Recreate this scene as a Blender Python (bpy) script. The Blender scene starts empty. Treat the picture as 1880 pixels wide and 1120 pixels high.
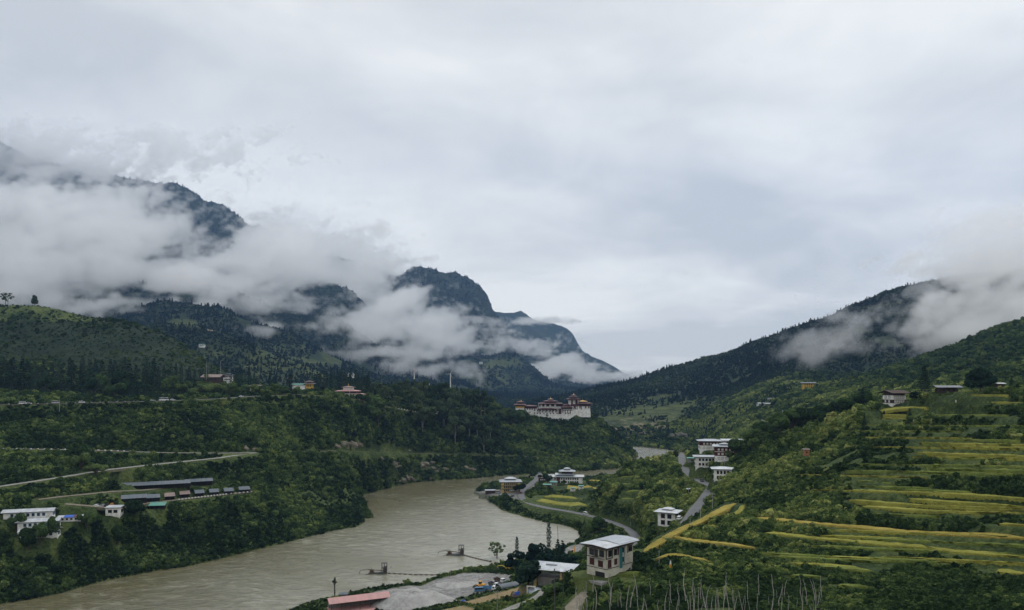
import bpy, bmesh, math, random
import numpy as np
from mathutils import Vector, Matrix
# ------------------------------------------------------------------ camera, world, sun, exposure
F = 1357.0            # focal length in photo pixels (photo is 1880 wide)
CX, CY = 940.0, 700.0 # principal column and eye level row
EYE = 110.0           # eye height above the river
scene = bpy.context.scene
C = scene.collection
cam_d = bpy.data.cameras.new("camera"); cam = bpy.data.objects.new("camera", cam_d); C.objects.link(cam)
cam.location = (0, 0, EYE); cam.rotation_euler = (math.radians(90), 0, 0)
cam_d.sensor_width = 36.0; cam_d.lens = 36.0 * F / 1880.0
cam_d.shift_y = (CY - 560.0) / 1880.0
cam_d.clip_start = 1.0; cam_d.clip_end = 60000.0
scene.camera = cam

SUN_EL, SUN_AZ = math.radians(58), math.radians(35)   # azimuth from +Y towards +X
world = bpy.data.worlds.new("World"); scene.world = world; world.use_nodes = True
wn, wl = world.node_tree.nodes, world.node_tree.links
wn.clear()
def _n(nodes, kind, **kw):
    n = nodes.new(kind)
    for k, v in kw.items(): setattr(n, k, v)
    return n
w_out = _n(wn, 'ShaderNodeOutputWorld'); w_bg = _n(wn, 'ShaderNodeBackground')
w_bg.inputs['Strength'].default_value = 0.1
sky = _n(wn, 'ShaderNodeTexSky'); sky.sky_type = 'NISHITA'; sky.sun_disc = False
sky.sun_elevation = SUN_EL; sky.sun_rotation = SUN_AZ; sky.altitude = 1300
tc = _n(wn, 'ShaderNodeTexCoord')
sep = _n(wn, 'ShaderNodeSeparateXYZ'); wl.new(tc.outputs['Generated'], sep.inputs[0])
def wmath(op, a, b=None, clamp=False):
    m = _n(wn, 'ShaderNodeMath', operation=op); m.use_clamp = clamp
    for i, v in enumerate((a, b)):
        if v is None: continue
        if isinstance(v, (int, float)): m.inputs[i].default_value = v
        else: wl.new(v, m.inputs[i])
    return m.outputs[0]
# cloud deck: project the view direction onto a plane overhead so clouds flatten towards the horizon
zz = wmath('ADD', wmath('MAXIMUM', sep.outputs[2], 0.0), 0.16)
comb = _n(wn, 'ShaderNodeCombineXYZ')
wl.new(wmath('DIVIDE', sep.outputs[0], zz), comb.inputs[0]); wl.new(wmath('DIVIDE', sep.outputs[1], zz), comb.inputs[1])
def wnoise(scale, detail, rough, dist, off):
    mp = _n(wn, 'ShaderNodeMapping'); mp.inputs['Location'].default_value = off
    wl.new(comb.outputs[0], mp.inputs[0])
    t = _n(wn, 'ShaderNodeTexNoise'); wl.new(mp.outputs[0], t.inputs['Vector'])
    t.inputs['Scale'].default_value = scale; t.inputs['Detail'].default_value = detail
    t.inputs['Roughness'].default_value = rough; t.inputs['Distortion'].default_value = dist
    return t.outputs['Fac']
n1 = wnoise(0.55, 4, 0.5, 0.5, (3.1, 1.7, 0)); n2 = wnoise(1.7, 7, 0.55, 0.4, (9.0, 4.0, 0))
mix = wmath('ADD', wmath('MULTIPLY', n1, 0.68), wmath('MULTIPLY', n2, 0.32))
ramp = _n(wn, 'ShaderNodeValToRGB'); wl.new(mix, ramp.inputs[0])
el = ramp.color_ramp.elements
el[0].position = 0.42; el[0].color = (6.85, 7.05, 6.95, 1)
el[1].position = 0.58; el[1].color = (10.2, 10.2, 9.6, 1)
e2 = el.new(0.5); e2.color = (8.5, 8.55, 8.25, 1)
# darker underside of cloud at upper left (-x, high)
mx = _n(wn, 'ShaderNodeMix', data_type='RGBA', blend_type='MIX'); mx.inputs[0].default_value = 0.97
wl.new(sky.outputs[0], mx.inputs[6]); wl.new(ramp.outputs[0], mx.inputs[7])
wl.new(mx.outputs[2], w_bg.inputs[0]); wl.new(w_bg.outputs[0], w_out.inputs[0])

sun_d = bpy.data.lights.new("sun", 'SUN'); sun_d.energy = 1.5; sun_d.angle = math.radians(14); sun_d.color = (1.0, 0.98, 0.95)
sun = bpy.data.objects.new("sun", sun_d); C.objects.link(sun)
sv = Vector((math.sin(SUN_AZ) * math.cos(SUN_EL), math.cos(SUN_AZ) * math.cos(SUN_EL), math.sin(SUN_EL)))
sun.rotation_euler = sv.to_track_quat('Z', 'Y').to_euler(); sun.location = (0, 0, 900)
scene.view_settings.view_transform = 'Standard'; scene.view_settings.look = 'None'
scene.view_settings.exposure = 0.06; scene.view_settings.gamma = 1.0
cy = scene.cycles
cy.max_bounces = 24; cy.diffuse_bounces = 2; cy.glossy_bounces = 2; cy.transmission_bounces = 2
cy.volume_bounces = 22; cy.transparent_max_bounces = 8; cy.use_denoising = True
cy.use_adaptive_sampling = True; cy.adaptive_threshold = 0.02
cy.caustics_reflective = False; cy.caustics_refractive = False
rng = np.random.default_rng(7); random.seed(7)
# ------------------------------------------------------------------ terrain: one sheet, fitted through surveyed lines
def at(px, py, d):
    return Vector(((px - CX) / F * d, d, EYE + (CY - py) / F * d))
def d_of(py, z):
    return (EYE - z) * F / (py - CY)
U0, U1, V0, V1 = -520.0, 2400.0, math.log(60.0), math.log(9000.0)
LN = []      # survey lines: lists of (px, z, d)
def L(*p):   # picture row and distance
    LN.append([(a, EYE + (CY - b) / F * c, c) for a, b, c in p])
def H(*p):   # explicit height and distance
    LN.append([tuple(q) for q in p])
def W(*p):   # picture row and height
    LN.append([(a, z, d_of(b, z)) for a, b, z in p])
river_px = [(-520,1195),(-300,1152),(0,1110),(60,1100),(120,1088),(180,1070),(240,1058),(300,1046),(345,1040),(400,1028),(470,1010),(520,998),(560,988),(610,975),(655,968),(668,960),(670,953),(685,951),(680,940),(672,932),(668,920),(665,912),(672,907),(690,903),(720,895),(745,888),(775,885),(800,883),(850,880),(915,874),(950,872),(1000,870),(1050,866),(1100,863),(1137,860),(1160,850),(1170,838),(1165,829),(1100,822),(900,817),(600,815),(-520,815),
    (-520,808),(600,808),(900,811),(1100,816),(1163,820),(1200,822),(1216,824),(1240,828),(1262,832),(1268,842),(1250,858),(1200,870),(1160,876),(1125,877),(1075,878),(995,880),(962,880),(912,888),(887,892),(874,899),(869,906),(888,915),(910,928),(921,937),(939,943),(972,952),(1006,960),(1026,963),(1052,970),(1061,977),(1064,986),(1055,995),(1037,1003),(1005,1018),(960,1026),(935,1031),(890,1040),(860,1045),(810,1056),(772,1072),(745,1072),(710,1075),(665,1082),(640,1089),(600,1097),(565,1106),(540,1116),(470,1150),(350,1220),(100,1330),(-520,1560)]
# --- left bank slope
L((-520,760,530),(-300,750,550),(0,744,575),(150,742,600),(300,739,640),(400,735,670),(470,730,700),(550,726,725),(620,728,752),(700,746,815),(760,757,880),(830,761,935),(900,764,990),(946,765,1030),(1000,766,1038),(1025,768,1040),(1039,771,1042),(1048,764,1042),(1056,758,1045),(1072,757,1050),(1086,759,1055),(1100,768,1055),(1120,783,1050),(1140,801,1040),(1155,814,1030),(1166,826,1020))
L((-520,840,470),(-200,832,490),(0,826,508),(150,828,530),(300,833,560),(400,834,588),(470,832,600))
L((-520,930,425),(0,894,445),(100,878,465),(200,862,495),(300,851,530),(400,841,570),(470,832,600))
L((470,832,600),(530,868,615),(590,915,610),(640,944,604))
L((500,831,628),(560,830,655),(630,829,700),(700,832,772),(760,833,830),(830,835,865),(900,838,895),(1050,843,930),(1120,846,952))
L((-300,950,402),(-100,945,407),(0,940,414),(80,935,425),(200,915,452),(300,916,482),(400,907,520),(462,905,545),(500,903,560))
L((-300,1000,392),(0,985,400),(100,985,405),(190,945,437),(300,926,470),(400,918,508),(460,916,532))
L((80,918,438),(210,903,468),(300,897,500),(400,890,545),(450,888,562))
L((-520,1100,365),(0,1050,382),(120,1040,402),(200,1010,428),(300,985,456),(400,965,487),(470,960,508),(560,955,548),(600,955,560))
L((-300,790,525),(0,785,545),(300,790,592),(400,785,622),(520,775,680),(640,780,728),(760,800,852),(900,800,948),(1040,805,985),(1110,815,1000))
L((170,803,550),(200,790,560),(260,777,580),(330,765,606),(342,752,630))
# plateau behind edge
H((-520,96,620),(0,96,640),(300,96,690),(470,97,745),(600,96,810),(700,88,870),(760,78,915),(850,70,985),(940,60,1075),(1040,59,1075),(1085,60,1080))
H((-520,104,760),(0,104,780),(300,104,800),(400,103,820),(500,100,830),(600,98,860),(700,96,920),(760,92,960),(820,86,1010),(880,72,1060),(925,58,1090))
L((640,706,1050),(700,707,1100),(760,709,1120),(830,714,1130),(870,722,1120),(905,735,1110),(925,748,1100))
H((640,20,1290),(760,15,1290),(900,8,1270),(1100,8,1250))
H((-520,20,1250),(0,90,1150),(300,70,1150),(500,30,1200),(640,20,1290))
H((940,30,1130),(1040,30,1130),(1085,30,1130),(1120,22,1100),(1150,14,1070))
# dark hill on the far left
L((-520,575,1000),(-200,562,1000),(0,558,1000),(60,559,1000),(100,565,1000),(150,578,1000),(230,587,1000),(290,604,1000),(340,636,1000),(380,664,1000),(430,690,1000),(480,705,1000))
L((-520,640,900),(0,625,890),(150,635,890),(250,645,890),(330,670,890),(380,690,890))
# mountains on the left, near to far (crest, then the trough behind it)
L((-520,640,1700),(200,600,1700),(300,590,1700),(360,598,1700),(400,612,1700),(450,632,1700),(500,650,1700),(560,672,1700),(620,694,1700),(690,712,1700))
H((-520,120,1480),(0,110,1450),(300,95,1400),(500,60,1400),(700,25,1420),(900,10,1350))
H((-520,150,1950),(300,150,1950),(500,110,1950),(640,40,1950),(760,20,1900))
L((-520,600,2300),(100,590,2300),(220,572,2300),(300,558,2300),(420,570,2300),(480,598,2300),(520,612,2300),(545,622,2300),(600,648,2300),(650,673,2300),(700,694,2300),(760,715,2300))
H((-520,250,2600),(300,250,2600),(500,180,2600),(700,60,2600),(850,30,2500))
L((-520,440,3000),(-200,470,3000),(0,510,3000),(200,520,3000),(400,535,3000),(520,560,3000),(600,590,3000),(650,612,3000),(690,628,3000),(740,650,3000),(800,672,3000),(850,700,3000),(900,726,3000))
H((-520,500,3400),(300,400,3400),(600,230,3400),(800,60,3300),(950,40,3200))
L((-520,330,3900),(0,380,3900),(200,420,3900),(400,470,3900),(500,505,3900),(545,522,3900),(600,529,3900),(640,545,3900),(690,585,3900),(760,625,3900),(830,652,3900),(880,655,3900),(940,650,3900),(965,664,3900),(1000,694,3900),(1035,722,3900))
L((760,690,3500),(830,690,3450),(900,690,3450),(960,705,3450),(1000,722,3450))
H((-520,700,4400),(300,500,4400),(700,300,4400),(900,200,4400),(1050,60,4200),(1150,40,4000))
L((-520,120,5000),(-300,180,5000),(0,262,5000),(60,285,5000),(150,315,5000),(220,331,5000),(320,335,5000),(360,355,5000),(420,395,5000),(520,432,5000),(590,450,5000),(640,492,5000),(700,500,5000),(733,512,5000),(748,498,5000),(770,495,5000),(830,497,5000),(868,518,5000),(895,545,5000),(905,580,5000),(930,612,5000),(960,640,5000),(1000,664,5000),(1040,692,5000),(1080,712,5000),(1120,722,5000))
H((-520,1200,6000),(400,900,6000),(900,350,6000),(1100,120,5800),(1200,60,5500))
L((-520,300,7500),(700,560,7500),(880,575,7500),(940,580,7500),(955,572,7500),(970,590,7500),(1005,600,7500),(1018,592,7500),(1030,600,7500),(1055,622,7500),(1070,645,7500),(1120,672,7500),(1165,697,7500),(1230,712,7500))
H((-520,300,9000),(1100,150,9000),(1300,80,9000),(2400,80,9000))
H((1250,60,7000),(1500,60,7000),(2400,60,7000))
# --- right: far ridge
L((1020,733,2200),(1045,727,2200),(1100,714,2150),(1160,698,2100),(1200,690,2050),(1260,672,2000),(1330,650,1950),(1400,628,1900),(1450,608,1900),(1500,588,1900),(1560,562,1900),(1620,537,1900),(1700,516,1900),(1780,505,1900),(1880,490,1900),(2400,420,1900))
H((1020,30,2600),(1200,30,2600),(1500,120,2600),(1900,250,2600),(2400,300,2600))
H((1000,25,1600),(1100,45,1650),(1160,62,1650),(1250,80,1650))
L((1145,804,1330),(1165,806,1310),(1200,809,1295),(1250,813,1280),(1300,822,1250))
L((1100,780,1400),(1160,765,1500),(1220,745,1560),(1290,720,1620),(1360,690,1650),(1450,655,1600),(1560,640,1500),(1700,640,1450),(1880,600,1450),(2400,560,1450))
L((1300,775,1250),(1340,760,1240),(1400,735,1200),(1470,715,1120),(1540,700,1080),(1620,690,1050))
L((1330,800,1000),(1400,775,960),(1450,762,900),(1500,740,850),(1600,715,820))
# second right hill
L((1500,706,1100),(1560,694,1060),(1640,674,1030),(1690,656,1010),(1740,640,1000),(1790,619,1000),(1830,602,1000),(1880,585,1000),(2100,530,1000),(2400,470,1000))
L((1580,715,780),(1700,695,760),(1880,660,740),(2100,630,700),(2400,600,700))
L((1640,728,560),(1700,724,540),(1800,722,520),(1880,718,500),(2400,700,480))
H((1540,90,1350),(1700,110,1300),(1880,150,1300),(2400,220,1300))
# near hill crest and the dip behind it
L((1130,872,585),(1160,852,590),(1180,846,600),(1220,842,620),(1253,834,620),(1280,826,560),(1330,822,520),(1380,812,480),(1440,797,450),(1500,776,430),(1560,754,410),(1600,747,400),(1650,739,385),(1700,723,370),(1800,714,345),(1880,711,330),(2100,700,310),(2400,680,300))
H((1200,10,770),(1270,14,760),(1330,20,760),(1400,34,700),(1500,62,600),(1600,88,500),(1700,98,430),(1880,100,400),(2400,110,380))
# near hill face rows
L((1290,905,435),(1340,880,430),(1400,850,425),(1500,815,405),(1600,790,385),(1700,770,350),(1880,755,305),(2400,740,280))
L((1262,956,382),(1300,930,372),(1400,890,365),(1500,860,350),(1600,835,335),(1700,820,310),(1880,805,275),(2400,790,250))
L((1350,925,338),(1400,925,325),(1500,905,310),(1600,900,290),(1700,900,268),(1880,905,240),(2400,910,215))
L((1190,1012,300),(1240,985,312),(1300,955,325),(1380,950,300),(1500,962,272),(1600,974,255),(1700,985,235),(1880,1000,208),(2400,1020,180))
L((1120,1058,250),(1180,1030,266),(1260,1020,262),(1400,1030,245),(1500,1038,230),(1650,1050,212),(1880,1065,185),(2400,1090,160))
L((1000,1120,248),(1060,1092,238),(1120,1090,222),(1250,1100,205),(1400,1110,195),(1600,1120,178),(1880,1130,158),(2400,1150,140))
# road and the slopes above it
RIV = [(992,868,9),(986,880,9),(973,890,8.4),(960,899,7.8),(955,908,7.4),(960,917,7),(973,925,7),(1000,932,7.3),(1040,938,7.3),(1080,946,8.5),(1112,955,10.4),(1140,964,11.4),(1160,976,13),(1170,990,13.6),(1172,1008,13),(1150,1030,11)]
W(*RIV)
W((875,902,4),(900,906,5),(925,914,5.5),(940,926,4.5),(970,936,4),(1020,950,3.5),(1048,958,4))
W((920,889,4),(980,884,6),(1040,885,6),(1100,882,5),(1135,880,5))
W((1000,915,9),(1040,925,9.5),(1075,930,11),(1090,935,13))
W((1020,900,7.5),(1060,898,8.5),(1090,905,14),(1100,915,20))
L((1253,836,615),(1252,845,592),(1254,857,566),(1264,871,530),(1283,882,490),(1302,888,468))
L((1120,895,560),(1150,893,545),(1200,895,520),(1250,900,495),(1290,905,450))
L((1110,930,530),(1150,945,500),(1200,945,450),(1240,955,402),(1262,956,382))
L((1185,985,440),(1215,985,395),(1240,985,330))
# sand bar and near right bank
W((1040,1010,2),(1070,1008,8),(1100,1010,12),(1176,1005,13))
W((1000,1030,3),(960,1042,3.5),(900,1055,3.5),(840,1068,3.5),(780,1082,3.5),(720,1090,3.5),(650,1098,3))
W((950,1062,5),(900,1085,4),(850,1098,4),(760,1118,4),(600,1130,4))
L((1080,1055,275),(1030,1065,295),(990,1075,310),(955,1082,325),(900,1098,320),(860,1110,318),(800,1125,310),(700,1150,300),(600,1180,270))
L((560,1300,190),(700,1250,190),(850,1200,195),(1000,1160,205),(1060,1120,215))
H((-520,25,160),(0,30,160),(500,38,160),(900,48,160),(1200,54,150),(1600,62,130),(2400,66,120))
H((-520,70,90),(600,72,90),(1200,76,85),(2400,78,85))
H((-520,86,60),(2400,86,60))

def py_water(d): return CY + EYE * F / d
def inpoly(x, y, poly):
    r = np.zeros(x.shape, bool); n = len(poly)
    for i in range(n):
        x1, y1 = poly[i]; x2, y2 = poly[(i + 1) % n]
        if y1 == y2: continue
        c = (y > min(y1, y2)) & (y <= max(y1, y2))
        if not c.any(): continue
        r ^= c & (x < (y - y1) * (x2 - x1) / (y2 - y1) + x1)
    return r
def solve():
    Z = None
    for lev, (nu, nv) in enumerate([(74, 64), (147, 127), (293, 253), (585, 505), (975, 840)]):
        us = np.linspace(U0, U1, nu); vs = np.linspace(V0, V1, nv)
        if Z is None: Z = np.full((nv, nu), 60.0)
        else:
            a, b = Z.shape
            yi = np.linspace(0, a - 1, nv); xi = np.linspace(0, b - 1, nu)
            y0 = np.minimum(yi.astype(int), a - 2); x0 = np.minimum(xi.astype(int), b - 2)
            fy = (yi - y0)[:, None]; fx = (xi - x0)[None]
            Z = (Z[y0][:, x0] * (1 - fy) * (1 - fx) + Z[y0 + 1][:, x0] * fy * (1 - fx) + Z[y0][:, x0 + 1] * (1 - fy) * fx + Z[y0 + 1][:, x0 + 1] * fy * fx)
        S = np.zeros((nv, nu)); N = np.zeros((nv, nu))
        du, dv = us[1] - us[0], vs[1] - vs[0]
        for ln in LN:
            for (a, za, da), (b, zb, db) in zip(ln[:-1], ln[1:]):
                n = int(max(abs(a - b) / du, abs(math.log(da / db)) / dv) * 2) + 2
                t = np.linspace(0, 1, n)
                i = np.rint((a + (b - a) * t - U0) / du).astype(int); j = np.rint((math.log(da) + (math.log(db) - math.log(da)) * t - V0) / dv).astype(int)
                ok = (i >= 0) & (i < nu) & (j >= 0) & (j < nv)
                np.add.at(S, (j[ok], i[ok]), (za + (zb - za) * t)[ok]); np.add.at(N, (j[ok], i[ok]), 1)
        UU, VV = np.meshgrid(us, vs)
        riv = inpoly(UU, py_water(np.exp(VV)), river_px)
        M = (N > 0) & ~riv
        K = np.where(M, S / np.maximum(N, 1), 0); K[riv] = -3.0
        # bank cells right beside the river
        g = riv.copy(); g[1:] |= riv[:-1]; g[:-1] |= riv[1:]; g[:, 1:] |= riv[:, :-1]; g[:, :-1] |= riv[:, 1:]
        bank = g & ~riv; K[bank] = 0.6; M = M | g
        for it in range((900, 500, 300, 160, 60)[lev]):
            Zp = np.pad(Z, 1, mode='edge')
            A = (Zp[1:-1, :-2] + Zp[1:-1, 2:] + Zp[:-2, 1:-1] + Zp[2:, 1:-1]) / 4
            Z = np.where(M, K, A)
    return us, vs, Z, riv
us, vs, Z, riv = solve()
UU, VV = np.meshgrid(us, vs); DD = np.exp(VV); XX = (UU - CX) / F * DD
def smooth(a, n=1):
    for _ in range(n):
        p = np.pad(a, 1, mode='edge')
        a = (p[1:-1, :-2] + p[1:-1, 2:] + p[:-2, 1:-1] + p[2:, 1:-1] + 4 * p[1:-1, 1:-1]) / 8
    return a
Zs = smooth(Z, 2); keep = smooth(riv.astype(float), 1) > 0.02
Z = np.where(keep, Z, Zs)
# value noise in world space
_tab = rng.random((256, 256)).astype(np.float64)
def vnoise(x, y):
    xi = np.floor(x).astype(int); yi = np.floor(y).astype(int); fx = x - xi; fy = y - yi
    fx = fx * fx * (3 - 2 * fx); fy = fy * fy * (3 - 2 * fy)
    a = _tab[yi & 255, xi & 255]; b = _tab[yi & 255, (xi + 1) & 255]; c = _tab[(yi + 1) & 255, xi & 255]; d = _tab[(yi + 1) & 255, (xi + 1) & 255]
    return (a * (1 - fx) + b * fx) * (1 - fy) + (c * (1 - fx) + d * fx) * fy - 0.5
def fbm(x, y, s, o=4, ridged=False):
    t = 0; a = 1.0
    for k in range(o):
        v = vnoise(x / s + 17.3 * k, y / s + 5.1 * k)
        t = t + a * ((0.25 - np.abs(v)) * 2 if ridged else v); s = s / 2.03; a *= 0.5
    return t
far = np.clip((DD - 1150) / 900, 0, 1); rough_ = np.clip((DD - 1300) / 2400, .35, 1)
dwat = smooth(riv.astype(float), 25); calm = np.clip(1 - dwat * 2.2, 0, 1)
Zn = fbm(XX, DD, 30, 4) * 3.0 * calm * np.clip((Z - 6) / 25, 0, 1) * (1 - far)
Zn = Zn + far * (fbm(XX + 900, DD, 420, 5, True) * 70 * rough_ * np.clip(Z / 400, 0.12, 1.0) + fbm(XX, DD, 120, 4) * 22 * np.clip(Z / 200, 0.2, 1)) * (Z > 5)
flat = np.zeros_like(Z)
# ------------------------------------------------------------------ helpers on the terrain
ROWMIN = None
def build_hits():
    global ROWMIN, PYG
    PYG = CY + (EYE - Zt) / DD * F            # picture row of every terrain node
    ROWMIN = np.minimum.accumulate(PYG, axis=0)
def hit(px, py):
    """first terrain point seen at a picture position (searching outwards along its column)"""
    u = (px - U0) / (U1 - U0) * (len(us) - 1); i = int(min(max(u, 0), len(us) - 2)); f = u - i
    col = PYG[:, i] * (1 - f) + PYG[:, i + 1] * f
    k = np.nonzero(col[30:] <= py)[0]
    if len(k) == 0: return None
    k = k[0] + 30
    if k == 0: d = math.exp(vs[0])
    else:
        a, b = col[k - 1], col[k]; t = 0 if a == b else (a - py) / (a - b)
        d = math.exp(vs[k - 1] + (vs[k] - vs[k - 1]) * t)
    return at(px, py, d)
def ground(x, y):
    """terrain height under a world point"""
    y = np.maximum(np.asarray(y, float), 61.0); x = np.asarray(x, float)
    u = (x / y * F + CX - U0) / (U1 - U0) * (len(us) - 1); v = (np.log(y) - V0) / (V1 - V0) * (len(vs) - 1)
    u = np.clip(u, 0, len(us) - 1.001); v = np.clip(v, 0, len(vs) - 1.001)
    i = u.astype(int); j = v.astype(int); fu = u - i; fv = v - j
    return Zt[j, i] * (1 - fu) * (1 - fv) + Zt[j, i + 1] * fu * (1 - fv) + Zt[j + 1, i] * (1 - fu) * fv + Zt[j + 1, i + 1] * fu * fv
def resample(pts, step):
    out = [Vector(pts[0])]
    for a, b in zip(pts[:-1], pts[1:]):
        a = Vector(a); b = Vector(b); n = max(1, int((b - a).length / step))
        for k in range(1, n + 1): out.append(a.lerp(b, k / n))
    return out
def smooth_line(pts, n=3):
    pts = [Vector(p) for p in pts]
    for _ in range(n):
        q = [pts[0]]
        for a, b in zip(pts[:-1], pts[1:]): q += [a.lerp(b, .25), a.lerp(b, .75)]
        q.append(pts[-1]); pts = q
    return pts
MASK = np.zeros_like(Z)       # where nothing may grow
def carve(pts, half, blend=4.0, clear=1.0, dz=-0.25):
    """level the ground under a line of points"""
    global Zt
    P = resample(pts, 2.5)
    P = np.array([tuple(p) for p in P])
    x0, x1, y0, y1 = P[:, 0].min() - half - blend, P[:, 0].max() + half + blend, P[:, 1].min() - half - blend, P[:, 1].max() + half + blend
    m = (XX > x0) & (XX < x1) & (DD > y0) & (DD < y1)
    jj, ii = np.nonzero(m)
    if len(jj) == 0: return
    best = np.full(len(jj), 1e9); zz = np.zeros(len(jj)); X = XX[jj, ii]; Y = DD[jj, ii]
    for p in P:
        d = (X - p[0]) ** 2 + (Y - p[1]) ** 2; k = d < best
        best[k] = d[k]; zz[k] = p[2]
    best = np.sqrt(best); w = np.clip(1 - (best - half) / blend, 0, 1); w = w * w * (3 - 2 * w)
    Zt[jj, ii] = Zt[jj, ii] * (1 - w) + (zz + dz) * w
    k = best < half + clear; MASK[jj[k], ii[k]] = 1
def clear(pts, half):
    P = np.array([tuple(p)[:2] for p in resample(pts, max(2.5, half * .4))])
    for p in P:
        jj, ii = np.nonzero((np.abs(DD[:, 0] - p[1]) < half)[:, None] & ((XX - p[0]) ** 2 + (DD - p[1]) ** 2 < half * half))
        MASK[jj, ii] = 1
Zt = Z + Zn
build_hits()
def line(pts, n=2):
    """picture positions (px, py) or (px, py, height) to a smooth world line"""
    out = []
    for p in pts:
        if len(p) == 3: out.append(at(p[0], p[1], d_of(p[1], p[2])))
        else: out.append(hit(*p))
    return smooth_line(out, n)
# roads: name, points, width, kind of surface
ROADS = [
 ('riverside_road', line(RIV), 5.6, 'asphalt'),
 ('village_road', [at(*p) for p in [(1249,833,640),(1252,840,605),(1253,852,575),(1260,865,545),(1272,876,510),(1290,885,478),(1308,893,455),(1300,905,435),(1287,922,420),(1275,936,400),(1266,950,388),(1258,962,370)]], 5.5, 'asphalt'),
 ('plateau_road', [at(*p) for p in [(-300,748,554),(0,743,579),(150,740,604),(300,736,644),(400,732,674),(470,727,704),(550,724,729),(620,727,756),(700,745,819),(760,757,884),(830,761,938),(900,764,993),(946,765,1032)]], 8.0, 'asphalt'),
 ('hairpin_road', [at(*p) for p in [(-300,915,432),(-100,902,440),(0,893,446),(100,878,466),(200,862,496),(300,851,531),(400,841,571),(440,835,590),(470,831,602)]], 5.5, 'concrete'),
 ('terrace_road', [at(*p) for p in [(-200,830,494),(0,824,510),(150,826,532),(300,831,562),(400,832,590),(470,831,602)]], 5.0, 'concrete'),
 ('cliff_track', [at(*p) for p in [(520,829,640),(560,829,657),(630,827,702),(700,830,774),(760,832,832),(830,834,867),(900,836,897),(1050,841,932),(1120,846,954)]], 2.4, 'dirt'),
 ('camp_track', [at(*p) for p in [(70,917,436),(110,912,444),(210,902,469),(260,900,486),(330,893,515)]], 4.5, 'dirt'),
 ('school_lane', line([(120,925),(170,929),(215,934),(250,926),(330,917),(400,909),(460,903)],1), 4.0, 'dirt'),
 ('far_bank_road', [at(*p) for p in [(1130,801,1345),(1165,805,1315),(1200,808,1298),(1250,812,1283),(1300,820,1255)]], 6.0, 'concrete'),
 ('village_track', line([(1120,1180),(1040,1125),(1075,1090),(1105,1067)],1), 4.0, 'dirt'),
 ('yard_lane', line([(900,1135),(950,1112),(985,1100),(1010,1075)],1), 3.5, 'concrete'),
 ('hill_path', line([(1395,770),(1410,776),(1440,783),(1480,780)],1), 4.0, 'dirt'),
]
for nm, P, w, k in ROADS:
    carve(P, w / 2 + 0.8, 6.0 if w > 4 else 4.0, 1.4)
    if P[0].y < 1250 and nm != 'cliff_track': clear([q_ - Vector((q_.x, q_.y, 0)).normalized() * 4.0 for q_ in P], 3.2)
    if nm == 'riverside_road': clear([q_ - Vector((q_.x, q_.y, 0)).normalized() * 8.0 for q_ in P], 3.4)
# rice terraces: front edge in the picture, width in metres, tint (0 green .. 1 gold)
RICE = [([(1182,1017),(1215,1003),(1240,985),(1262,974),(1290,962),(1325,944),(1352,928)],9,.8),
 ([(1205,1030),(1240,1022),(1280,1030),(1302,1034)],4,.75),
 ([(1236,990),(1262,996),(1310,1001),(1385,1009)],6,.75),
 ([(1296,968),(1335,974)],5,.6),([(1320,952),(1362,948),(1366,930)],6,.45),
 ([(1385,955),(1440,960),(1520,968),(1600,975),(1640,979),(1700,985),(1800,989),(1900,994)],7,.75),
 ([(1405,982),(1470,990),(1550,998),(1640,1006),(1710,1011),(1722,1015),(1800,1022),(1900,1030)],6,.4),
 ([(1560,905),(1640,907),(1720,909),(1800,914),(1900,921)],6,.45),
 ([(1560,922),(1620,926),(1700,933),(1800,940),(1860,942)],5,.35),([(1670,920),(1750,926),(1880,934)],5,.35),
 ([(1585,934),(1640,938),(1720,943),(1800,950)],6,.35),
 ([(1690,816),(1760,818),(1840,819),(1900,821)],6,.5),([(1685,834),(1760,837),(1840,839),(1900,842)],6,.6),
 ([(1835,867),(1900,869)],9,.3),([(1835,967),(1900,970)],5,.4),([(1836,1056),(1900,1061)],7,.5),
 ([(1625,757),(1670,751),(1705,750)],14,.4),([(1622,764),(1665,764)],7,.5),([(1700,765),(1770,765),(1850,765)],8,.25),
 ([(1620,771),(1665,770)],6,.45),([(1735,739),(1800,741),(1900,742)],7,.45),([(1760,727),(1820,728),(1852,728)],10,.35),
 ([(1700,722),(1750,720),(1790,719)],9,.3),([(1575,886),(1620,888),(1640,892)],6,.2),([(1595,878),(1640,879),(1672,880)],5,.15),
 ([(1500,1045),(1560,1050),(1600,1052)],4,.05),([(1450,1062),(1510,1064)],4,.05),([(1540,1080),(1600,1083)],4,.05),
 ([(1100,1005+60),(1130,1062),(1175,1055)],5,.05),
 ([(985,922),(1010,926),(1050,932),(1078,930)],22,.35),([(1000,914),(1030,915),(1062,918)],16,.6),([(1040,901),(1070,903),(1096,899)],36,.9),
 ([(1075,885),(1110,885)],14,.75),
 ([(1140,878),(1165,876)],6,.15),([(1128,892),(1160,890)],6,.15),([(1150,905),(1180,903)],7,.15),([(1230,880),(1255,883)],7,.12),([(1180,930),(1210,932)],6,.12),([(1140,918),(1165,918)],6,.12)]
EXTRA_R = random.Random(5)
for i_ in range(34):
    y_ = EXTRA_R.uniform(775, 1040); x_ = EXTRA_R.uniform(1440 if y_ < 900 else 1380, 1760); l_ = EXTRA_R.uniform(120, 420); sl_ = (y_ - 760) / 340 * .055 + .005
    RICE.append(([(x_, y_), (x_ + l_ * .5, y_ + l_ * .5 * sl_), (min(x_ + l_, 1895), y_ + (min(x_ + l_, 1895) - x_) * sl_)], EXTRA_R.uniform(1.6, 3.2), EXTRA_R.choice((.05, .1, .2, .35, .5))))
RICE_W = []
for pts, w, t in RICE:
    P = [hit(*p) for p in pts]
    P = smooth_line(P, 2)
    RICE_W.append((P, w, t))
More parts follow.
